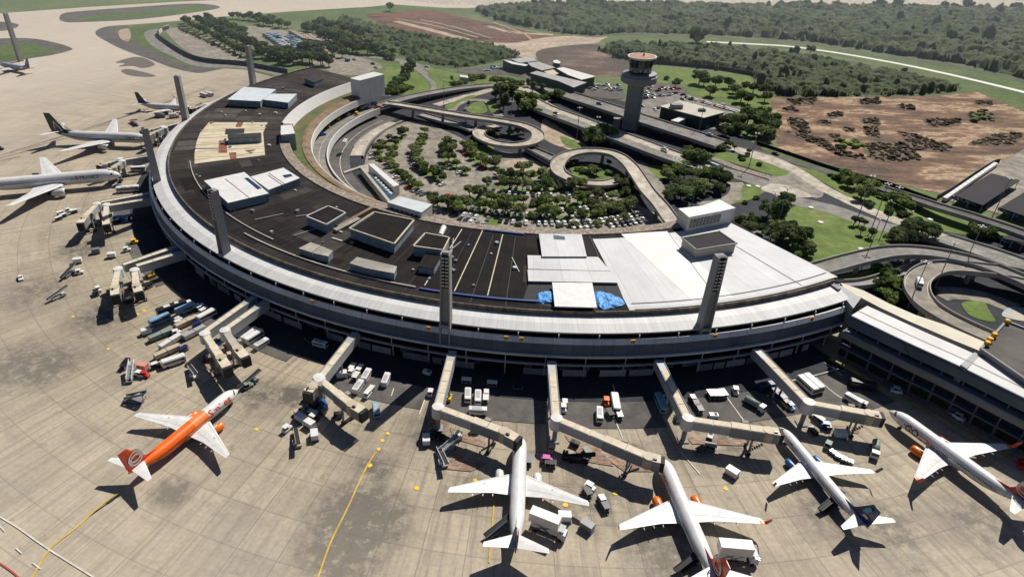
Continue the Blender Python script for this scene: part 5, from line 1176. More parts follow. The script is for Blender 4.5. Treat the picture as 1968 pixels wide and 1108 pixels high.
# ================================================================== floodlight pylons
for lb,x,y in (('floodlight pylon on the terminal front nearest the right end',1352,628),('floodlight pylon on the terminal front just below the black roof',857,622),('floodlight pylon at the left bend by the long white plant room',433,487),
               ('floodlight pylon on the terminal\'s left edge between the two large jets',303,350),('floodlight pylon beside the blue tailed jet',358,232),('floodlight pylon at the far upper end of the terminal roof',487,163)): pylon(lb,x,y)
pylon('lone floodlight pylon standing on the grass island at far left',40,118,ground=True)
# ================================================================== jet bridges
def c8(x,y): return (650+x/2.982,738+y/2.982)
def c18(x,y): return (1180+x/4.26,640+y/4.26)
def c24(x,y): return (240+x/4.817,540+y/4.817)
def c80(x,y): return (80+x/4.433,370+y/4.433)
def c15(x,y): return (x/4.431,150+y/4.431)
jetbridge('jet bridge docked to the plain white jet with no winglets',[((870,673),(843,777))],[[(842,781),(969,828),(993,841)]])
jetbridge('jet bridge docked to the jet with orange engines at bottom centre',[((1060,692),(1069,800))],[[(1070,803),(1247,877),(1270,882)]])
jetbridge('jet bridge docked to the jet with the navy tail',[((1266,690),(1321,800))],[[(1323,803),(1478,827),(1498,829)]])
jetbridge('jet bridge reaching toward the nose of the rightmost jet',[((1453,669),(1552,771))],[[(1555,772),(1672,794),(1692,797)]])
jetbridge('jet bridge with two arms standing left of the bottom centre stands',[((684,638),(616,724))],[[(614,727),(676,776),(696,788)],[(612,724),(600,742),(592,752)]])
jetbridge('twin tunnel jet bridge above the parked white and orange jet',[((489,569),(396,635)),((512,577),(436,630))],[[(393,640),(424,686),(436,704)],[(432,634),(456,668),(471,685)]])
jetbridge('twin tunnel jet bridge with both cabs over empty stands at left',[((345,471),(236,508)),((354,482),(262,510))],[[(226,516),(220,552),(221,566)],[(258,518),(262,548),(266,560)]])
jetbridge('twin tunnel jet bridge pointing away beside the big white jet',[((290,370),(194,388)),((290,381),(210,394))],[[(186,391),(162,417),(154,428)],[(204,393),(203,421),(204,431)]])
jetbridge('twin arm jet bridge between the two large jets',[((292,298),(236,307))],[[(234,309),(218,321),(208,325)],[(230,305),(200,315),(190,318)]])
jetbridge('jet bridge at the nose of the green tailed jet',[((345,236),(318,243))],[[(316,245),(292,256),(281,262)],[(312,243),(284,250),(272,252)]])
jetbridge('farthest jet bridge, at the nose of the blue tailed jet',[((412,194),(398,199))],[[(396,200),(374,207),(366,209)]])
# ================================================================== airliners
lw=lambda x,h:0
airliner('airliner','white and orange jet standing alone on the open apron, nose toward the terminal',(-63.13,150.93),R(-117.39),fus=lambda x,h:(1 if x>16.5 else 2 if x>13 else 0),fmats=[WHITE,ORANGE,ORANGL],eng_m=ENGO,fin_m=ORRED,emblem='solid',text=[('Smiles',3.3,4.6,-.3,ORRED,(1,-1))],belly=OFFW)
airliner('airliner','plain white jet without winglets, small blue and orange fin, docked at bottom centre',(19.02,132.57),R(-96.75),fin_m=OFFW,fin_extra=[(NAVYP,[(.2,0),(.93,0),(.96,.5),(.62,.5)]),(ORANGE,[(.62,.5),(.96,.5),(.99,.98),(.78,.98)])],windows=True)
airliner('airliner','white jet with orange engines and orange winglets docked just right of bottom centre',(55.2,124.8),R(-86.87),winglet=ORRED,tip_m=ENGO,eng_m=ENGO,fin_m=ORRED,emblem='rings',text=[('GOL',2.2,6.6,-.6,ORRED,(-1,1))])
airliner('airliner','white jet with navy belly, navy tail fin and blue engines at lower right',(91.42,136.73),R(-80.52),L=36.2,rad=1.5,zc=2.8,semi=13.9,fus=lambda x,h:(1 if h<-.42 and 8<x<31 else 0),fmats=[WHITE,NAVYP],eng_m=BLUEP,fin_m=NAVYP,winglet=NAVYP,eng_r=.85,belly=NAVYP,
   text=[('AZUL',1.9,5.5,-.5,NAVYP,(-1,1)),('azul',1.7,14.2,-.2,BLUEP,(-1,1))],fin_extra=[(CYANP,[(.55,.38),(.68,.42),(.82,.72),(.72,.78),(.62,.6)]),(TANP,[(.58,.2),(.76,.22),(.8,.34),(.66,.36)])])
airliner('airliner','rightmost white jet, orange engines, orange fin cut off by the right edge',(125.52,143.19),R(-69.35),winglet=ORRED,tip_m=ENGO,eng_m=ENGO,fin_m=ORRED,emblem='rings',text=[('GOL',2.6,6.4,-.8,RUST,(-1,1)),('linhas aereas',1.25,12.6,-.4,RUST,(-1,1))])
airliner('airliner','large white long-haul jet at the left edge with navy lettering near its nose',(-166.4,312.3),R(195.5),L=73.9,rad=3.05,zc=5.6,semi=31.5,text=[('AIR FRANCE',2.3,9.5,-.1,NAVYP,(1,-1)),('/',2.4,7.6,-.1,REDP,(1,-1))],eng_r=1.95,windows=True)
airliner('airliner','large white jet with green tail fin carrying a red and white stripe',(-173.5,366.6),R(174.5),L=60,rad=2.75,zc=5.2,semi=28.6,fus=lambda x,h:(1 if x>46 and (x-46)*.18>1-h else 2 if -.25<h<-.1 else 0),fmats=[WHITE,GREENP,GREENP],fin_m=GREENP,eng_r=1.4,text=[('Alitalia',2.0,7.0,.1,GREENP,(1,-1))],
   fin_extra=[(WHITE,[(.02,0),(.1,0),(.62,.62),(.5,.5)]),(WHITE,[(.34,0),(.72,0),(.66,.58)]),(REDP,[(.4,.01),(.69,.01),(.64,.48)])],belly=LGREY)
airliner('airliner','small white jet with navy blue tail fin parked beyond the green tailed jet',(-170.5,431.5),R(171.0),fus=lambda x,h:(1 if h<-.45 and x>5 else 0),fmats=[WHITE,M('dull_red_paint',(.35,.12,.08),.4,.1,.3)],fin_m=NAVYP,winglet=WHITE)
airliner('airliner','distant grey and navy jet cut off by the left edge near the lone pylon',(-366.5,550.5),R(-27.5),fus=lambda x,h:(1 if h<-.3 else 0),fmats=[M('blue_grey_paint',(.3,.38,.48),.4,.1,.3),MATS['dull_red_paint']],fin_m=GREYP)
# ================================================================== apron vehicles
Z530=(530,630,3.958);Z240=(240,540,4.817);Z80=(80,370,4.433);Z8=(650,738,2.982);Z9=(1308,738,2.982);Z15=(0,150,4.431);Z14=(1440,480,2.917);Z18=(1180,640,4.26)
fleet('below the two armed jet bridge',Z530,[('cart','w',585,318,-55),('cart','w',640,328,-55),('cart','f',612,385,-55),('tug','w',578,350,-55),('van','w',690,382,-60),('van','w',628,468,-55),('van','w',838,415,-68),('cart','f',722,490,-50),('tug','w',700,520,-50),('van','l',765,645,80),('container_dolly','l',255,548,10),('container_dolly','b',362,605,60),('container_dolly','w',505,372,-5)])
fleet('in the cluster right of the orange jet',Z530,[('container_dolly','w',195,705,30),('cart','f',285,668,20),('tug','k',290,700,25),('tug','w',88,780,-40),('container_dolly','w',262,750,32),('container_dolly','w',298,835,85),('loader','t',168,865,80)])
fleet('beside the plain white jet\'s jet bridge',Z8,[('van','w',742,80,92),('van','w',800,92,92),('tug','w',848,70,92),('cart','w',845,95,92),('van','w',800,168,3),('gpu','y',635,90,-70),('tug','w',530,60,-75),('container_dolly','w',505,335,88),('cart','k',555,300,25),('cart','k',580,315,25),('cart','k',605,330,25),('tug','w',640,370,-35),('loader','w',598,440,70),('stairs','w',625,385,-30),('tug','o',575,210,-70)])
fleet('near the plain white jet',Z8,[('catering','w',1200,850,22),('cart','g',1092,450,92),('tug','m',1195,445,5),('cart','k',1215,470,5),('tug','w',1440,600,30),('cart','k',1425,630,60),('tug','k',1510,680,60),('cart','k',1525,710,60),('container_dolly','w',1295,775,3),('container_dolly','g',1425,828,32),('loader','g',920,840,-32),('loader','k',1375,443,5)])
fleet('between the two central jet bridges',Z8,[('van','w',1495,190,88),('tug','o',1535,112,80),('minibus','w',1585,128,80),('cart','k',1555,180,60),('cart','w',1608,190,70),('tug','k',1297,125,85),('tug','w',1290,150,85)])
fleet('left of the navy tailed jet\'s jet bridge',Z8,[('minibus','l',1845,128,68),('tug','c',1885,100,60),('tug','l',1945,205,70)])
fleet('behind the navy tailed jet\'s jet bridge',Z18,[('cart','w',785,520,55),('cart','w',820,520,55),('cart','w',855,520,55),('cart','w',890,515,55),('tug','k',640,560,60),('cart','k',665,595,62),('cart','k',695,640,62),('tanker','e',1135,600,30),('tug','w',990,490,75),('gpu','w',810,692,3)])
fleet('under the jet bridge of the rightmost jet',Z9,[('minibus','n',500,30,-10),('container_dolly','n',545,68,45),('container_dolly','n',575,92,45),('tug','l',625,140,50),('tug','t',600,125,50),('minibus','w',718,22,42),('minibus','w',752,12,42),('van','w',985,105,30),('cart','f',1030,120,25)])
fleet('at the lower right between the docked jets',Z9,[('minibus','k',1035,22,10),('container_dolly','w',910,300,4),('tug','b',830,250,10),('tug','e',840,360,-60),('barrels','s',880,408,35),('barrels','s',915,430,25),('barrels','s',950,448,20),('tanker','e',1108,385,95),('container_dolly','w',290,520,32),('catering','w',315,1010,5),('loader','k',850,700,-32),('loader','k',40,1040,-32),('tug','r',1945,470,80)])
fleet('by the right hand concourse',Z9,[('tug','w',1232,48,15),('tug','l',1560,175,10),('tug','w',1590,200,30),('container_dolly','g',1420,-30,20)])
fleet('in the crowded holding area',Z240,[('bus','k',442,282,-20),('minibus','l',568,285,-22),('minibus','l',330,385,-22),('container_dolly','w',205,488,-18),('cart','w',665,262,-30),('cart','w',700,262,-30),('cart','w',735,290,-30),('tug','k',600,225,-20),('minibus','w',762,345,-28),('tug','w',495,375,-25),('tug','w',500,405,-25),('long_dolly','t',580,405,-25),('cart','n',668,425,-25),
   ('long_dolly','s',650,500,-27),('long_dolly','e',345,520,-22),('tug','w',480,495,-20),('long_dolly','f',430,585,-32),('long_dolly','t',395,680,-24),('cart','n',548,650,-30),('minibus','w',458,768,-18),('tug','k',290,800,-20),('container_dolly','p',172,815,10),('stairs','w',62,890,-72),('tug','r',190,885,10),('tug','w',145,880,10),('cart','k',20,775,-50),('cart','k',5,800,-50)])
fleet('by the jet bridge above the orange jet',Z240,[('minibus','w',1080,520,-32),('minibus','w',1150,525,-32),('minibus','w',1200,545,-32),('van','w',1270,605,-32),('gpu','b',862,580,20),('tug','o',930,640,-20),('loader','w',640,870,60),('loader','e',1165,955,-32)])
fleet('by the twin tunnel bridges at left',Z80,[('cart','w',148,235,-20),('cart','w',190,210,-20),('tug','w',235,165,-20),('cart','w',280,175,-15),('cart','w',165,190,-20),('minibus','b',690,245,5),('container_dolly','g',468,515,-8),('container_dolly','w',603,552,-5),('tug','w',730,500,-10),('tug','y',795,432,-3),('container_dolly','w',312,598,-8),('loader','g',240,705,-35),('tug','w',325,692,-10),('tug','w',488,840,60),('cart','k',470,870,60),('loader','f',150,895,-25),('gpu','y',940,725,-20),('gpu','w',745,128,0)])
fleet('alone on the empty apron at far left',(0,360,2.982),[('car','w',120,525,75),('gpu','k',245,-30,0)])
fleet('beside the two large jets at left',Z15,[('car','b',1000,930,-5),('bus','w',1095,968,-5),('minibus','w',1180,792,-3),('loader','r',1140,388,20),('tug','b',1160,410,0),('box','g',1368,335,0),('box','f',1485,338,-5),('tug','n',10,612,0),('loader','f',1680,265,-15),('tug','w',1700,250,-10),('gpu','g',1400,505,-30)])
fleet('parked beyond the blue tailed jet',Z15,[('minibus','w',1740,160,15),('minibus','w',1785,152,15),('gpu','k',2010,160,10)])
fleet('in shade under the terminal front',(820,560,5.035),[('cart','w',385,885,5),('cart','w',632,915,5),('cart','k',880,940,3),('gpu','w',5,800,20)])
fleet('in shade under the terminal\'s left front',(530,630,3.958),[('van','w',340,140,15),('cart','k',255,105,40)])
fleet('beside the lone towbar near the orange jet',(0,738,2.982),[('stairs','g',775,100,5)])
fleet('at the nose of the white and orange jet',(0,738,2.982),[('tug','e',1425,20,-28)])
for c,d in EQ:
    n_=Vector((-d.y,d.x,0))
    for k_ in range(random.choice([2,3,3,4])):
        p=c+d*random.uniform(1,10)+n_*random.uniform(-4.5,4.5)
        if (p-c).length>2.4: vehicle(random.choice(['gpu','tug','cart','cart','gpu','barrels']),MC[random.choice('tkkgkfe')],p,random.random()*3,'under the jet bridges',.1)
# ================================================================== road vehicles on the landside
for pl,o,rows,z in (('on the lower elevated highway',C2,[('car','w',1870,860,20),('car','k',1247,655,20)],5.6),('on the upper elevated highway',C2,[('car','b',1495,598,15)],5.1),('at the merge of the upper highway',C12,[('car','l',755,555,15)],4.5),
    ('on the lower road by the round trees',C12,[('van','l',792,838,20)],.2),('on the hairpin flyover',C14,[('van','w',1190,872,80)],5.9),('near the top road',C2,[('car','w',508,385,5),('car','k',735,515,5)],.2),('on the road past the cleared land',C14,[('car','k',293,55,20)],.2),
    ('on the forecourt road',(540,130,3.694),[('van','w',218,560,-80),('tug','y',340,425,-50),('tug','y',408,372,-40),('tug','y',540,335,-30),('car','b',295,480,-10),('van','w',455,540,-60),('car','w',478,338,-35),('car','w',530,298,-25),('car','w',575,292,-20),('van','w',612,280,-15),('van','c',655,268,-12),('car','r',688,285,-12)],5.1),
    ('on the top car yard',(280,20,4.1),[('van','b',1590,400,15),('car','s',1645,392,15),('car','k',1790,425,10),('car','s',1815,455,15)],.15),('on the large bush side path',(690,170,3.958),[('car','k',835,110,-60),('car','s',810,160,-60)],.2)):
    fleet(pl,o,rows,z)
# ---- car park inside the curve: arcs of cars and trees
CP=[(p.x,p.y) for p in [at(x,y) for x,y in [(698,315),(703,292),(722,268),(757,238),(800,236),(840,250),(862,262),(905,285),(925,300),(985,300),(965,318),(975,333),(1025,342),(1075,350),(1120,362),(1170,375),(1205,390),(1235,415),(1250,440),(1100,442),(960,438),(830,420),(800,385),(765,352),(740,330)]]]
def incp(x,y): return bool(inpoly(np.array([x]),np.array([y]),CP)[0])
cc=['w','k','s','g','k','k','s','n','w','r','n','w','g','b']
isl=MB()
for r,a0,a1,dens in ((88.5,-196,-174,.75),(82,-200,-60,.62),(67,-205,-60,.55),(64.5,-205,-60,.0),(50,-200,-60,.6),(36,-185,-60,.5),(90,-125,-58,.85),(76,-128,-58,.7),(58.5,-125,-60,.7),(43,-120,-60,.6),(96,-118,-58,.8)):
    a=a1
    side='in the right half of the car park' 
    while a>a0:
        st=math.degrees(2.9/r); p=pol(r,a)
        d=dens if a>-125 else dens*.6
        if incp(p.x,p.y) and random.random()<d:
            white=a>-112
            c=random.choice(['w','w','w','s','w','g','w','k'] if white else cc); pl='in the right half of the car park' if white else 'in the left half of the car park'
            vehicle('carS',MC[c],p,R(a)+random.choice([0,math.pi])+random.uniform(-.06,.06),pl,.12)
        a-=st
for r,a0,a1 in ((85.3,-196,-172),(78.5,-204,-140),(64.5,-205,-140),(48,-200,-140),(33,-190,-140),(83,-122,-62),(70,-122,-62),(53,-120,-62),(88,-128,-118),(40,-120,-70)):
    a=a1; run=[]
    while a>a0:
        p=pol(r,a)
        if incp(p.x,p.y): run.append(a)
        if (not incp(p.x,p.y) or a-1.5<=a0) and len(run)>2:
            z=.14; w2=1.9; q=[pol(r+w2,t,z) for t in run]+[pol(r-w2,t,z) for t in run[::-1]]; bb=MB(); bb.poly([tuple(v) for v in q]); tag(bb.build('planted_island',LAWN),kind='structure'); run=[]
        a-=1.5
    a=a1
    while a>a0:
        p=pol(r+random.uniform(-1.5,1.5),a)
        if incp(p.x,p.y) and random.random()<(.95 if a>-125 else .85):
            tree(random.choice(['round','round','wide','bush']),0,0,(random.uniform(3.0,4.7) if a>-125 else random.uniform(2.4,4.0)),'in the central car park',random.choice([0,1,1,2,2]),wpos=p,z=.1)
        a-=math.degrees(random.uniform(4,7)/r)
for k_ in range(7): line([(40+k_*60,300-k_*22),(-160+k_*60,345-k_*18)],.5,M('tyre_dark_line',(.24,.2,.16),.9,.3,.5),'pavement_joint')
sheet('lawn',crop((690,170,3.958),[(865,895),(935,838),(990,855),(930,925)]),.15,LAWN); sheet('lawn',crop((690,170,3.958),[(935,1035),(1010,955),(1080,985),(1045,1050)]),.15,LAWN)
grove('wide',(690,170,3.958),[(500,340,3.5),(700,440,5.5),(700,480,5),(680,560,4.5),(1040,600,5.5),(1050,560,5),(1080,720,5),(1400,720,5.5),(1440,780,5),(1250,640,5),(820,460,4.5),(640,640,4)],5,'beside the car park lanes')
# middle islands and interchange trees
pl='between the interchange ramps'
grove('tall',(860,80,5.179),[(520,560,9),(560,620,10),(480,590,8),(640,600,8),(560,680,8),(700,680,7)],8,pl,0)
grove('round',(860,80,5.179),[(760,680,7),(820,700,7.5),(770,720,7),(910,740,5),(1090,590,5.5),(1130,570,5),(1020,560,4.5),(180,800,4),(230,900,3),(430,930,3),(500,950,3),(620,940,3.5),(700,930,3.5),(760,920,3.5),(800,890,3)],6,pl)
grove('bush',(860,80,5.179),[(250,380,6),(330,370,6),(460,390,8),(560,410,8),(640,420,7),(720,430,6),(850,560,6),(910,570,6),(960,580,5),(60,430,6),(110,440,6),(760,540,5),(200,890,3),(270,880,3),(560,600,4)],6,pl,1)
grove('tall',(860,80,5.179),[(800,450,5),(845,520,5),(942,530,5),(45,400,4)],5,pl,0)
grove('wide',(1030,200,4.432),[(440,330,8),(500,300,9),(560,330,9),(480,370,8)],8,'below the lower highway',0)
grove('round',(1030,200,4.432),[(1290,500,6.5),(1340,520,6.5),(1270,450,5),(1400,530,6),(1430,510,5)],6,'where the lower highway ends',0)
grove('wide',(1030,200,4.432),[(1130,640,7),(1190,600,7.5),(1260,640,8),(1330,640,8),(1400,650,7.5),(1480,660,8),(1560,690,8),(1600,670,7),(1180,720,7),(1300,740,8),(1420,750,7.5),(1530,760,7),(1230,820,7),(1150,790,6),(1360,790,7)],7.5,'inside the loop road',0)
grove('bush',(1030,200,4.432),[(1120,590,7),(1260,560,7),(1440,600,7),(1540,620,6),(1600,640,6)],7,'inside the loop road',1)
grove('round',(1030,200,4.432),[(510,610,4),(470,590,3.6),(300,530,2.8),(620,520,3)],5,'inside the teardrop flyover loop',0)
grove('bush',(1030,200,4.432),[(370,570,4),(420,590,4),(620,600,4),(330,500,3)],4,'inside the teardrop flyover loop',1)
grove('wide',(1030,200,4.432),[(720,705,4.6),(790,740,5),(850,720,4.4),(760,790,4.6),(830,800,4.5),(700,660,3),(1180,800,5.5),(1130,830,5),(250,740,3.6),(330,760,3.4),(440,800,3.6),(480,870,4.2),(560,850,4),(620,910,4),(700,940,4)],6,'around the teardrop flyover foot',0)
grove('bush',(940,320,5.179),[(1080,430,6),(1130,400,6.5),(1000,400,6),(1200,410,5),(1300,450,5),(1330,520,4),(1200,560,4),(1080,600,4),(700,600,3),(300,590,3.5),(830,600,4),(620,560,3)],5,'by the car park terminal edge',2)
# top left rows
pt='around the top bus yard'
row('round',(352,44),(490,118),16,5,pt,0); row('round',(385,48),(478,92),14,5.5,pt,0,2.5); row('round',(400,40),(470,78),12,5.5,pt,0,3); row('round',(480,90),(560,128),12,6,pt,0,3); row('bush',(345,56),(466,112),22,2.6,pt,2,.6)
row('round',(500,110),(640,128),14,6,pt,0,3); row('round',(560,100),(660,110),10,6,pt,0,4); row('wide',(590,60),(660,92),12,7,pt,0,4); row('round',(440,36),(530,44),8,5,pt,0,2); row('round',(490,46),(560,56),7,5.5,pt,1,2); row('round',(620,62),(700,80),10,7,pt,0,5)
row('bush',(690,88),(760,118),10,5,pt,1,3); row('round',(640,95),(720,105),8,6,pt,0,4); row('round',(655,70),(700,95),7,6,pt,2,4)
row('bush',(752,178),(782,150),9,5.5,'above the pale stair block',0,2); row('bush',(745,182),(790,172),7,5,'above the pale stair block',1,2); row('tall',(776,152),(796,134),5,5,'above the pale stair block',0,1); tree('round',750,22,6,'alone on the far grass above the ploughed field',0)
# right side
pr='by the white roofed terminal end'
grove('wide',C14,[(260,600,8),(330,590,8),(400,620,8),(300,540,7),(210,560,6),(120,540,6),(430,650,6)],7,pr,0); grove('round',C14,[(490,690,6),(500,660,5),(150,500,6),(240,450,7),(320,400,7),(370,360,6),(300,480,6),(90,490,5)],6,pr,0); grove('tall',C14,[(330,440,9),(310,480,8)],8,pr,0); grove('bush',C14,[(440,690,4.5),(170,335,3.5),(100,360,3),(60,480,5)],4,pr,1)
grove('ball',C14,[(780,500,4),(815,500,4),(845,510,4),(825,560,4.2),(890,580,5),(510,600,2.5),(35,30,4),(125,60,4.5)],4,'standing on the clipped lawns',0)
grove('wide',C14,[(1050,580,8),(1120,560,9),(1190,570,9),(1240,590,8),(1020,620,6),(1150,610,7)],8,'beside the wide right highway',0); grove('round',C14,[(1060,720,5),(1000,850,5),(1010,900,5),(1060,890,4),(940,900,4)],5,'left of the hairpin flyover',0); grove('bush',C14,[(1020,980,5),(1070,960,5),(930,780,4),(1090,870,4),(960,930,5),(1290,920,2.5)],5,'left of the hairpin flyover',1)
grove('wide',C14,[(740,260,5.5),(800,270,6),(830,330,6),(880,290,5),(720,220,5),(1050,370,5),(1100,400,5),(1540,560,5),(1600,570,4.5)],5,'between the right hand roads',1); grove('bush',C14,[(640,190,3),(680,210,4),(880,380,5),(1090,440,5),(960,330,5),(1000,420,4),(700,200,4),(1640,575,4)],4,'between the right hand roads',0)
ph='beyond the control tower'
grove('round',C12,[(660,100,8),(700,120,7),(800,130,7),(760,210,6),(920,140,6),(1060,160,6),(1000,210,8),(1030,260,7),(960,180,7),(1140,180,6),(1230,200,6),(1240,260,5),(450,130,7),(1090,280,5)],6,ph,0); grove('bush',C12,[(590,240,4),(370,60,5),(1290,330,4)],5,ph,2)
grove('wide',C12,[(900,480,8),(950,500,9),(1010,470,9),(1080,470,9),(1150,460,9),(1220,500,9),(1280,540,8),(1000,540,8),(1090,550,8),(1190,570,8),(1260,600,7),(900,560,6)],8,'left of the cleared land',0)
grove('bush',C12,[(780,610,5),(900,650,5),(860,690,6),(800,680,5),(1050,780,3.5),(1190,820,3),(1040,760,3),(1090,740,3)],4,'by the stone verge',0)
grove('round',C3,[(250,60,7),(720,45,7),(890,55,10),(1240,55,9),(1140,45,7),(1510,52,8),(1560,54,8),(1640,54,8),(1920,60,10),(85,270,14),(740,310,8)],8,'above the far woodland',0)
# ================================================================== woodland and scrub (uncountable)
FW_=[(905,20),(1000,8),(1308,9),(1500,12),(1700,14),(2300,22),(2300,250),(1968,153),(1830,121),(1700,104),(1560,81),(1380,68),(1200,64),(1140,70),(1075,64),(985,48),(930,32)]
MW_=[(1142,95),(1200,83),(1340,89),(1480,98),(1560,110),(1680,131),(1820,160),(1852,176),(1750,184),(1600,187),(1490,186),(1450,160),(1440,142),(1310,128),(1240,122),(1180,112)]
LW_=[(655,30),(700,42),(760,60),(850,78),(930,84),(1000,102),(995,112),(940,122),(880,132),(830,124),(760,106),(700,92),(720,78),(690,62),(640,50)]
canopy('far_woodland','dense far woodland spreading across the top right','woodland',FW_,1.9,34,2.2,6.0,3.5,7.0,FOREST)
canopy('woodland','dark woodland between the curved perimeter road and the cleared land','woodland',MW_,1.3,20,1.8,5.0,2.5,5.5,FOREST)
canopy('woodland','dark woodland between the ploughed field and the interchange','woodland',LW_,1.3,20,1.8,5.0,2.5,5.5,FOREST)
clumps('emergent_crowns','taller scattered crowns rising over the right hand woodland','woodland',FW_,900,1.2,3.0,FOREST,1.9,maxn=600)
clumps('emergent_crowns','taller scattered crowns rising over the woodland by the cleared land','woodland',MW_,420,1.,2.4,FOREST,2.0,maxn=300)
for nm in ('woodland','far_woodland'): pass
sheet('forest_floor',[(905,22),(1000,10),(1308,10),(1500,13),(1700,16),(2300,24),(2300,260),(1968,160),(1830,128),(1700,110),(1560,86),(1380,72),(1200,68),(1140,72),(1075,66),(985,50),(930,34)],.045,SCRUBG,False)
sheet('forest_floor',[(1142,92),(1200,78),(1340,84),(1480,93),(1560,104),(1680,125),(1820,158),(1852,176),(1750,184),(1600,187),(1490,186),(1450,160),(1440,142),(1310,128),(1240,122),(1180,112)],.05,SCRUBG,False)
sheet('forest_floor',[(655,30),(700,42),(760,60),(850,78),(930,84),(1000,102),(995,112),(940,122),(880,132),(830,124),(760,106),(700,92),(720,78),(690,62),(640,50)],.055,SCRUBG,False)
for i,pts in enumerate([[(610,570),(780,562),(770,600),(640,602)],[(590,615),(660,610),(670,640),(590,640)],[(1020,570),(1130,562),(1145,595),(1040,600)],[(1240,600),(1340,602),(1330,628),(1260,625)],[(840,650),(930,640),(920,668),(850,672)],[(610,680),(700,675),(750,760),(690,780),(640,740)],[(770,690),(860,690),(870,718),(790,712)],[(1030,680),(1130,672),(1140,715),(1060,712)],[(1050,730),(1130,720),(1140,800),(1060,770)],[(930,730),(990,735),(1000,755),(940,752)],[(1240,750),(1400,790),(1560,840),(1540,870),(1350,860),(1290,800)],
    [(590,750),(820,790),(900,850),(1060,900),(1040,925),(900,890),(760,820)],[(1060,820),(1280,820),(1350,870),(1380,920),(1200,930),(1080,900)],[(1390,680),(1590,685),(1600,712),(1460,730)],[(1650,820),(1800,770),(1968,760),(1900,830),(1700,835)],[(1680,580),(1790,580),(1780,605),(1700,600)],[(860,760),(910,770),(915,810),(850,800)]]):
    clumps('scrub_heap','dark heaps of cleared brush lying on the bare earth','scrub',crop(C3,pts),2.0,.3,1.15,BRUSH,.4,maxn=1450)
    sheet('brush_litter',crop(C3,pts),.11,M('brush_litter_soil',(.09,.065,.045),.95,.5,.5,c2=(.16,.11,.07),sc2=.2,amt=.4))
clumps('scrub','green regrowth on the cleared land','scrub',crop(C3,[(880,800),(1050,815),(1050,850),(900,850)]),12,1.2,2.4,LEAF[1],.5); clumps('scrub','green regrowth on the cleared land by the debris','scrub',crop(C3,[(1650,640),(1780,640),(1800,700),(1680,700)]),14,1.2,2.2,LEAF[2],.5)
clumps('hedge_growth','rough green growth beside the ploughed field','scrub',[(600,40),(660,50),(720,64),(730,80),(690,90),(640,75)],30,2.,4.,FOREST,.6)
# ================================================================== bus yard, parked cars
A0=(505,72)
for i in range(9):
    for j in range(5):
        x=508+j*13+i*5.0; y=68+i*3.3+j*1.6
        if random.random()<.92: a,rz=vdir(x,y,12); vehicle('busS',MC[random.choice('ngslsw')],a,rz,'in the bus yard at upper left',.1)
for i in range(6):
    for j in range(4):
        a,rz=vdir(563+j*14+i*4.5,66+i*2.6+j*2.1,12); vehicle('busS',MC['t'],a,rz,'in the bus yard at upper left',.1)
A=at(1318,188);B_=at(1424,218)
for i in range(24):
    if random.random()<.85: p=A.lerp(B_,i/24); vehicle('carS',MC[random.choice('wwwsrkw')],p,R(60),'behind the long flat roofed building',.1)
for x,y in crop(C12,[(800,350),(870,290),(950,375),(900,430),(850,450),(780,470),(740,480),(240,125),(270,330),(300,320),(150,300)]): vehicle('carS',MC[random.choice('wsgk')],at(x,y),random.random()*3,'around the flat roofed building',.1)
for x,y in [(random.uniform(160,520),random.uniform(110,250)) for _ in range(26)]: vehicle('carS',MC[random.choice('wksgwr')],at(*crop(C12,[(x,y)])[0]),random.choice([.4,1.9]),'in the lot beside the control tower',.14)
for x,y in [(random.uniform(380,640),random.uniform(255,300)) for _ in range(10)]+[(random.uniform(1420,1720),random.uniform(400,500)) for _ in range(18)]: vehicle('carS',MC[random.choice('wksgwl')],at(*crop((860,80,5.179),[(x,y)])[0]),random.choice([.4,1.9]),'on the yard around the grey sheds',.14)
b=MB()
A=at(1817,385);B_=at(1908,322)
for i in range(14): p=A.lerp(B_,i/13.); dd=B_-A; vehicle('van',WHITE,p,math.atan2(dd.y,dd.x),'lined along the fence beside the dark canopy',.15)
for i in range(70):
    x=random.uniform(1915,2060); y=random.uniform(292,345); p=at(x,y)
    if y>390-(x-1900)*.65: vehicle('carS',MC[random.choice('wwswgt')],p,R(40),'in the crowded compound at the right edge',.15)
# ================================================================== outbuildings
def bld(nm,label,cat,pts,zt,wall,top,extra=None,zb=0):
    P=[at(x,y,zt) for x,y in pts]; t=thing(nm,label,cat,(P[0].x,P[0].y,0)); MB().prism(P,zb,zt).build('wall',wall,t,world=True); c=sum(P,Vector())/len(P)
    MB().prism([c+(p-c)*1.04 for p in P],zt,zt+.35).build('roof',top,t,world=True); return t,P
Z86=(860,80,5.179)
GR=M('grey_sheet_roof',(.36,.37,.37),.7,.12,.15,c2=(.28,.28,.27),sc2=.1); GRN=M('dark_green_wall',(.03,.06,.055),.7,.2,.3)
bld('warehouse','northernmost shed with white sheet roof behind the interchange','shed',crop(Z86,[(553,185),(800,235),(770,247),(640,225)]),6,GRN,WHITE)
bld('warehouse','grey gabled shed behind the white roofed shed','shed',crop(Z86,[(640,180),(840,155),(890,195),(720,215)]),6.5,GRN,GR)
bld('warehouse','middle grey shed in the row beyond the highway','shed',crop(Z86,[(800,215),(900,205),(1070,262),(940,290),(835,250)]),6,GRN,GR)
bld('warehouse','small cream peaked shed in the row beyond the highway','shed',crop(Z86,[(940,292),(1020,265),(1110,318),(1050,345)]),5,GRN,CREAM)
bld('warehouse','long pale shed with arched roof facing the brown field','shed',crop(Z86,[(1090,272),(1160,262),(1465,350),(1330,382),(1200,335)]),7,GRN,OFFW)
t,P=bld('warehouse','longest grey arched shed nearest the elevated highway','shed',crop(Z86,[(830,320),(895,300),(1375,410),(1250,458),(1100,395)]),7,GRN,GR)
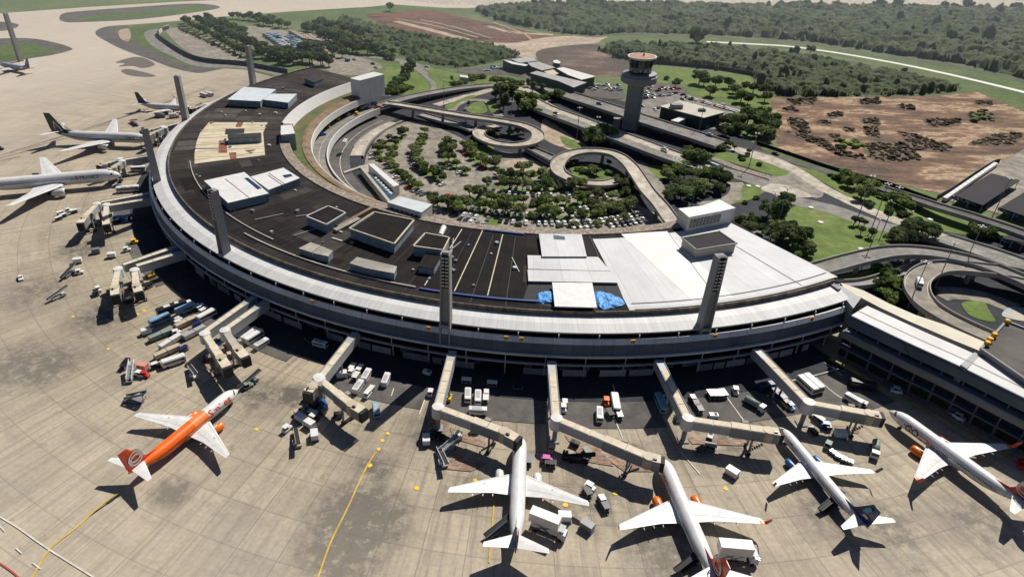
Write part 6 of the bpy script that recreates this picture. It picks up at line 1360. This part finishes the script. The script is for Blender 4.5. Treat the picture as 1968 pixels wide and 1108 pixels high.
bld('storage_tank_house','small round-topped green hut by the brown field','hut',crop(Z86,[(1050,195),(1085,186),(1125,205),(1115,222),(1060,215)]),6,GRN,OFFW)
bld('gatehouse','small pale gatehouse by the interchange entrance','gatehouse',crop(Z86,[(120,335),(200,345),(205,365),(130,355)]),4,LGREY,OFFW)
t,P=bld('flat_building','low dark building with long cream flat roof right of the control tower','office building',crop(C12,[(325,302),(500,252),(882,352),(700,400)]),7,GRN,M('cream_flat_roof',(.55,.52,.42),.8,.12,.1,c2=(.42,.4,.34),sc2=.08))
MB().box(tuple(at(1300,204,8.5)),(7,5,3)).build('roof_unit',CONG,t,world=True); MB().box(tuple(at(1349,211.5,8)),(4,3,1.4)).build('roof_unit',BLKP,t,world=True)
bld('canopy','small white canopy in front of the flat roofed building','canopy',crop(C12,[(415,425),(540,378),(570,395),(480,440)]),4,CONG,WHITE)
bld('shed','blue grey shed roof beside the dark grove','shed',crop(C12,[(1155,385),(1280,350),(1320,360),(1320,430),(1270,430)]),5,CONG,M('blue_sheet_roof',(.25,.36,.48),.6,.1,.2))
def canopy(label,pts):
    P=[at(x,y,4) for x,y in pts]; t=thing('parking_canopy',label,'parking canopy',(P[0].x,P[0].y,0)); MB().prism(P,3.7,4.0).build('shade_roof',SHADE,t,world=True); n=len(P); c=sum(P,Vector())/n
    for p in P+[P[i].lerp(P[(i+1)%n],.5) for i in range(n)]: q=c+(p-c)*.95; MB().tube((q.x,q.y,0),(q.x,q.y,3.7),.15,.15,6).build('post',LGREY,t,world=True)
Z17=(1700,250,4.104)
canopy('large dark parking canopy nearer the cleared land',crop(Z17,[(553,515),(840,340),(1070,395),(775,592)])); canopy('dark parking canopy cut off by the right edge',crop(Z17,[(905,610),(1100,490),(1300,560),(1150,690)])); canopy('lowest dark parking canopy below the elevated road at the right edge',crop(Z17,[(925,850),(1010,815),(1200,850),(1100,888)]))
for i in range(26):
    p=at(*crop(Z17,[(600+random.uniform(0,1)*420,470)])[0]); 
for x,y in crop(Z17,[(600,560),(640,572),(690,585),(730,598),(770,608),(560,545),(930,640),(970,660),(1010,675),(920,860),(940,880)]): vehicle('carS',MC[random.choice('kgwl')],at(x,y),R(100),'under the edge of a dark parking canopy',.15)
# boundary walls and fences
def wall(nm,label,cat,pts,h,wd,mt,smooth=True):
    P=[at(x,y,0) for x,y in pts]; P=spline(P,5) if smooth else P; t=thing(nm,label,cat,(P[0].x,P[0].y,0)); b=MB()
    for i in range(len(P)-1): b.seg(P[i],P[i+1],wd,0,h,ext=wd*.3)
    b.build('panel',mt,t,world=True); return t
wall('boundary_wall','dark boundary wall curving around the gravel yard at upper left','wall',[(325,56),(308,62),(304,70),(318,82),(350,103),(380,116),(420,122),(470,126),(530,137),(552,141)],3.5,.8,M('dark_wall',(.06,.07,.075),.9,.15,.3)); wall('boundary_wall','short yellowish wall at the yard corner upper left','wall',[(306,66),(314,58),(325,54)],3.2,.8,TANR,False)
wall('fence','dark fence between the road and the cleared land','fence',[(1455,277),(1523,300),(1600,326),(1707,356),(1760,375),(1799,389)],1.8,.25,DARK); wall('fence','dark fence along the vehicle compound edge','fence',[(1800,382),(1830,365),(1870,338),(1906,316),(1920,312)],2.2,.3,GRN)
wall('fence','dark hedge-like fence on the meadow edge behind the control tower','fence',[(1250,122),(1310,127),(1380,134),(1450,146)],3,1.2,M('hedge_dark',(.02,.03,.02),.95,.3,.5))
for i,(x,y) in enumerate(crop(C14,[(1190,375),(1640,495),(1045,318)])):
    p=at(x,y); q=at(x-12,y+14); t=thing('concrete_marker','low pale concrete beam lying on the right hand verge','concrete beam',(p.x,p.y,0),group='pale beams on the right verge'); MB().seg(p,q,.7,0,.6).build('beam',PALE,t,world=True)
# lawn lamps / white discs
for x,y in crop(C14,[(515,390),(575,483),(1262,465),(830,650),(125,255),(182,258)]): p=at(x,y); k=MB(); k.lathe((0,0,0),[(1.3,0),(1.3,.35),(.9,.55)],12); o=k.build('drain_cover',OFFW); o.location=(p.x,p.y,.1); tag(o,'round white concrete drain cover set in the grass','drain cover','white drain covers in the lawns')
# street lamps
LP=MB(); LP.tube((0,0,0),(0,0,19),.22,.12,7); lampme=LP.build('pole',MGREY); HM=MB()
for i in range(4): HM.box((1.0*math.cos(i*1.57),1.0*math.sin(i*1.57),19.1),(1.1,.5,.25),i*1.57)
headme=HM.build('lamp_head',LGREY)
for i,(x,y) in enumerate([(853,209),(981,255),(1108,268),(1143,288),(1341,262),(1439,322),(1493,436),(1651,412),(1662,501),(1797,552),(1849,517),(1744,592),(1907,417),(1679,429),(1330,395),(1470,445),(958,214),(1700,436)]):
    p=at(x,y); t=thing('street_lamp','tall grey multi-headed street lamp beside the interchange roads','street lamp',(p.x,p.y,0),i*.7,group='tall street lamps around the interchange')
    for s in (lampme,headme): c=bpy.data.objects.new(s.name.split('.')[0],s.data); COL.objects.link(c); c.parent=t
for s in (lampme,headme): bpy.data.objects.remove(s)
t=thing('footbridge','long low covered footbridge joining the two flyover loops','footbridge',tuple(at(1050,300,0)))
P=[at(x,y,3.5) for x,y in crop((690,170,3.958),[(1240,445),(1300,438),(1490,515),(1450,555)])]; MB().prism(P,2.9,3.5).build('deck',ASPH2,t,world=True)
for i in range(4): MB().seg(P[i],P[(i+1)%4],.3,3.4,4.4).build('parapet',CONG,t,world=True)
for i in range(8): p=at(1018+i*5,296+i*2.9); vehicle('carS',WHITE,p,R(-60),'in a row beside the footbridge between the loops',.12)
label_fleet(); label_trees()
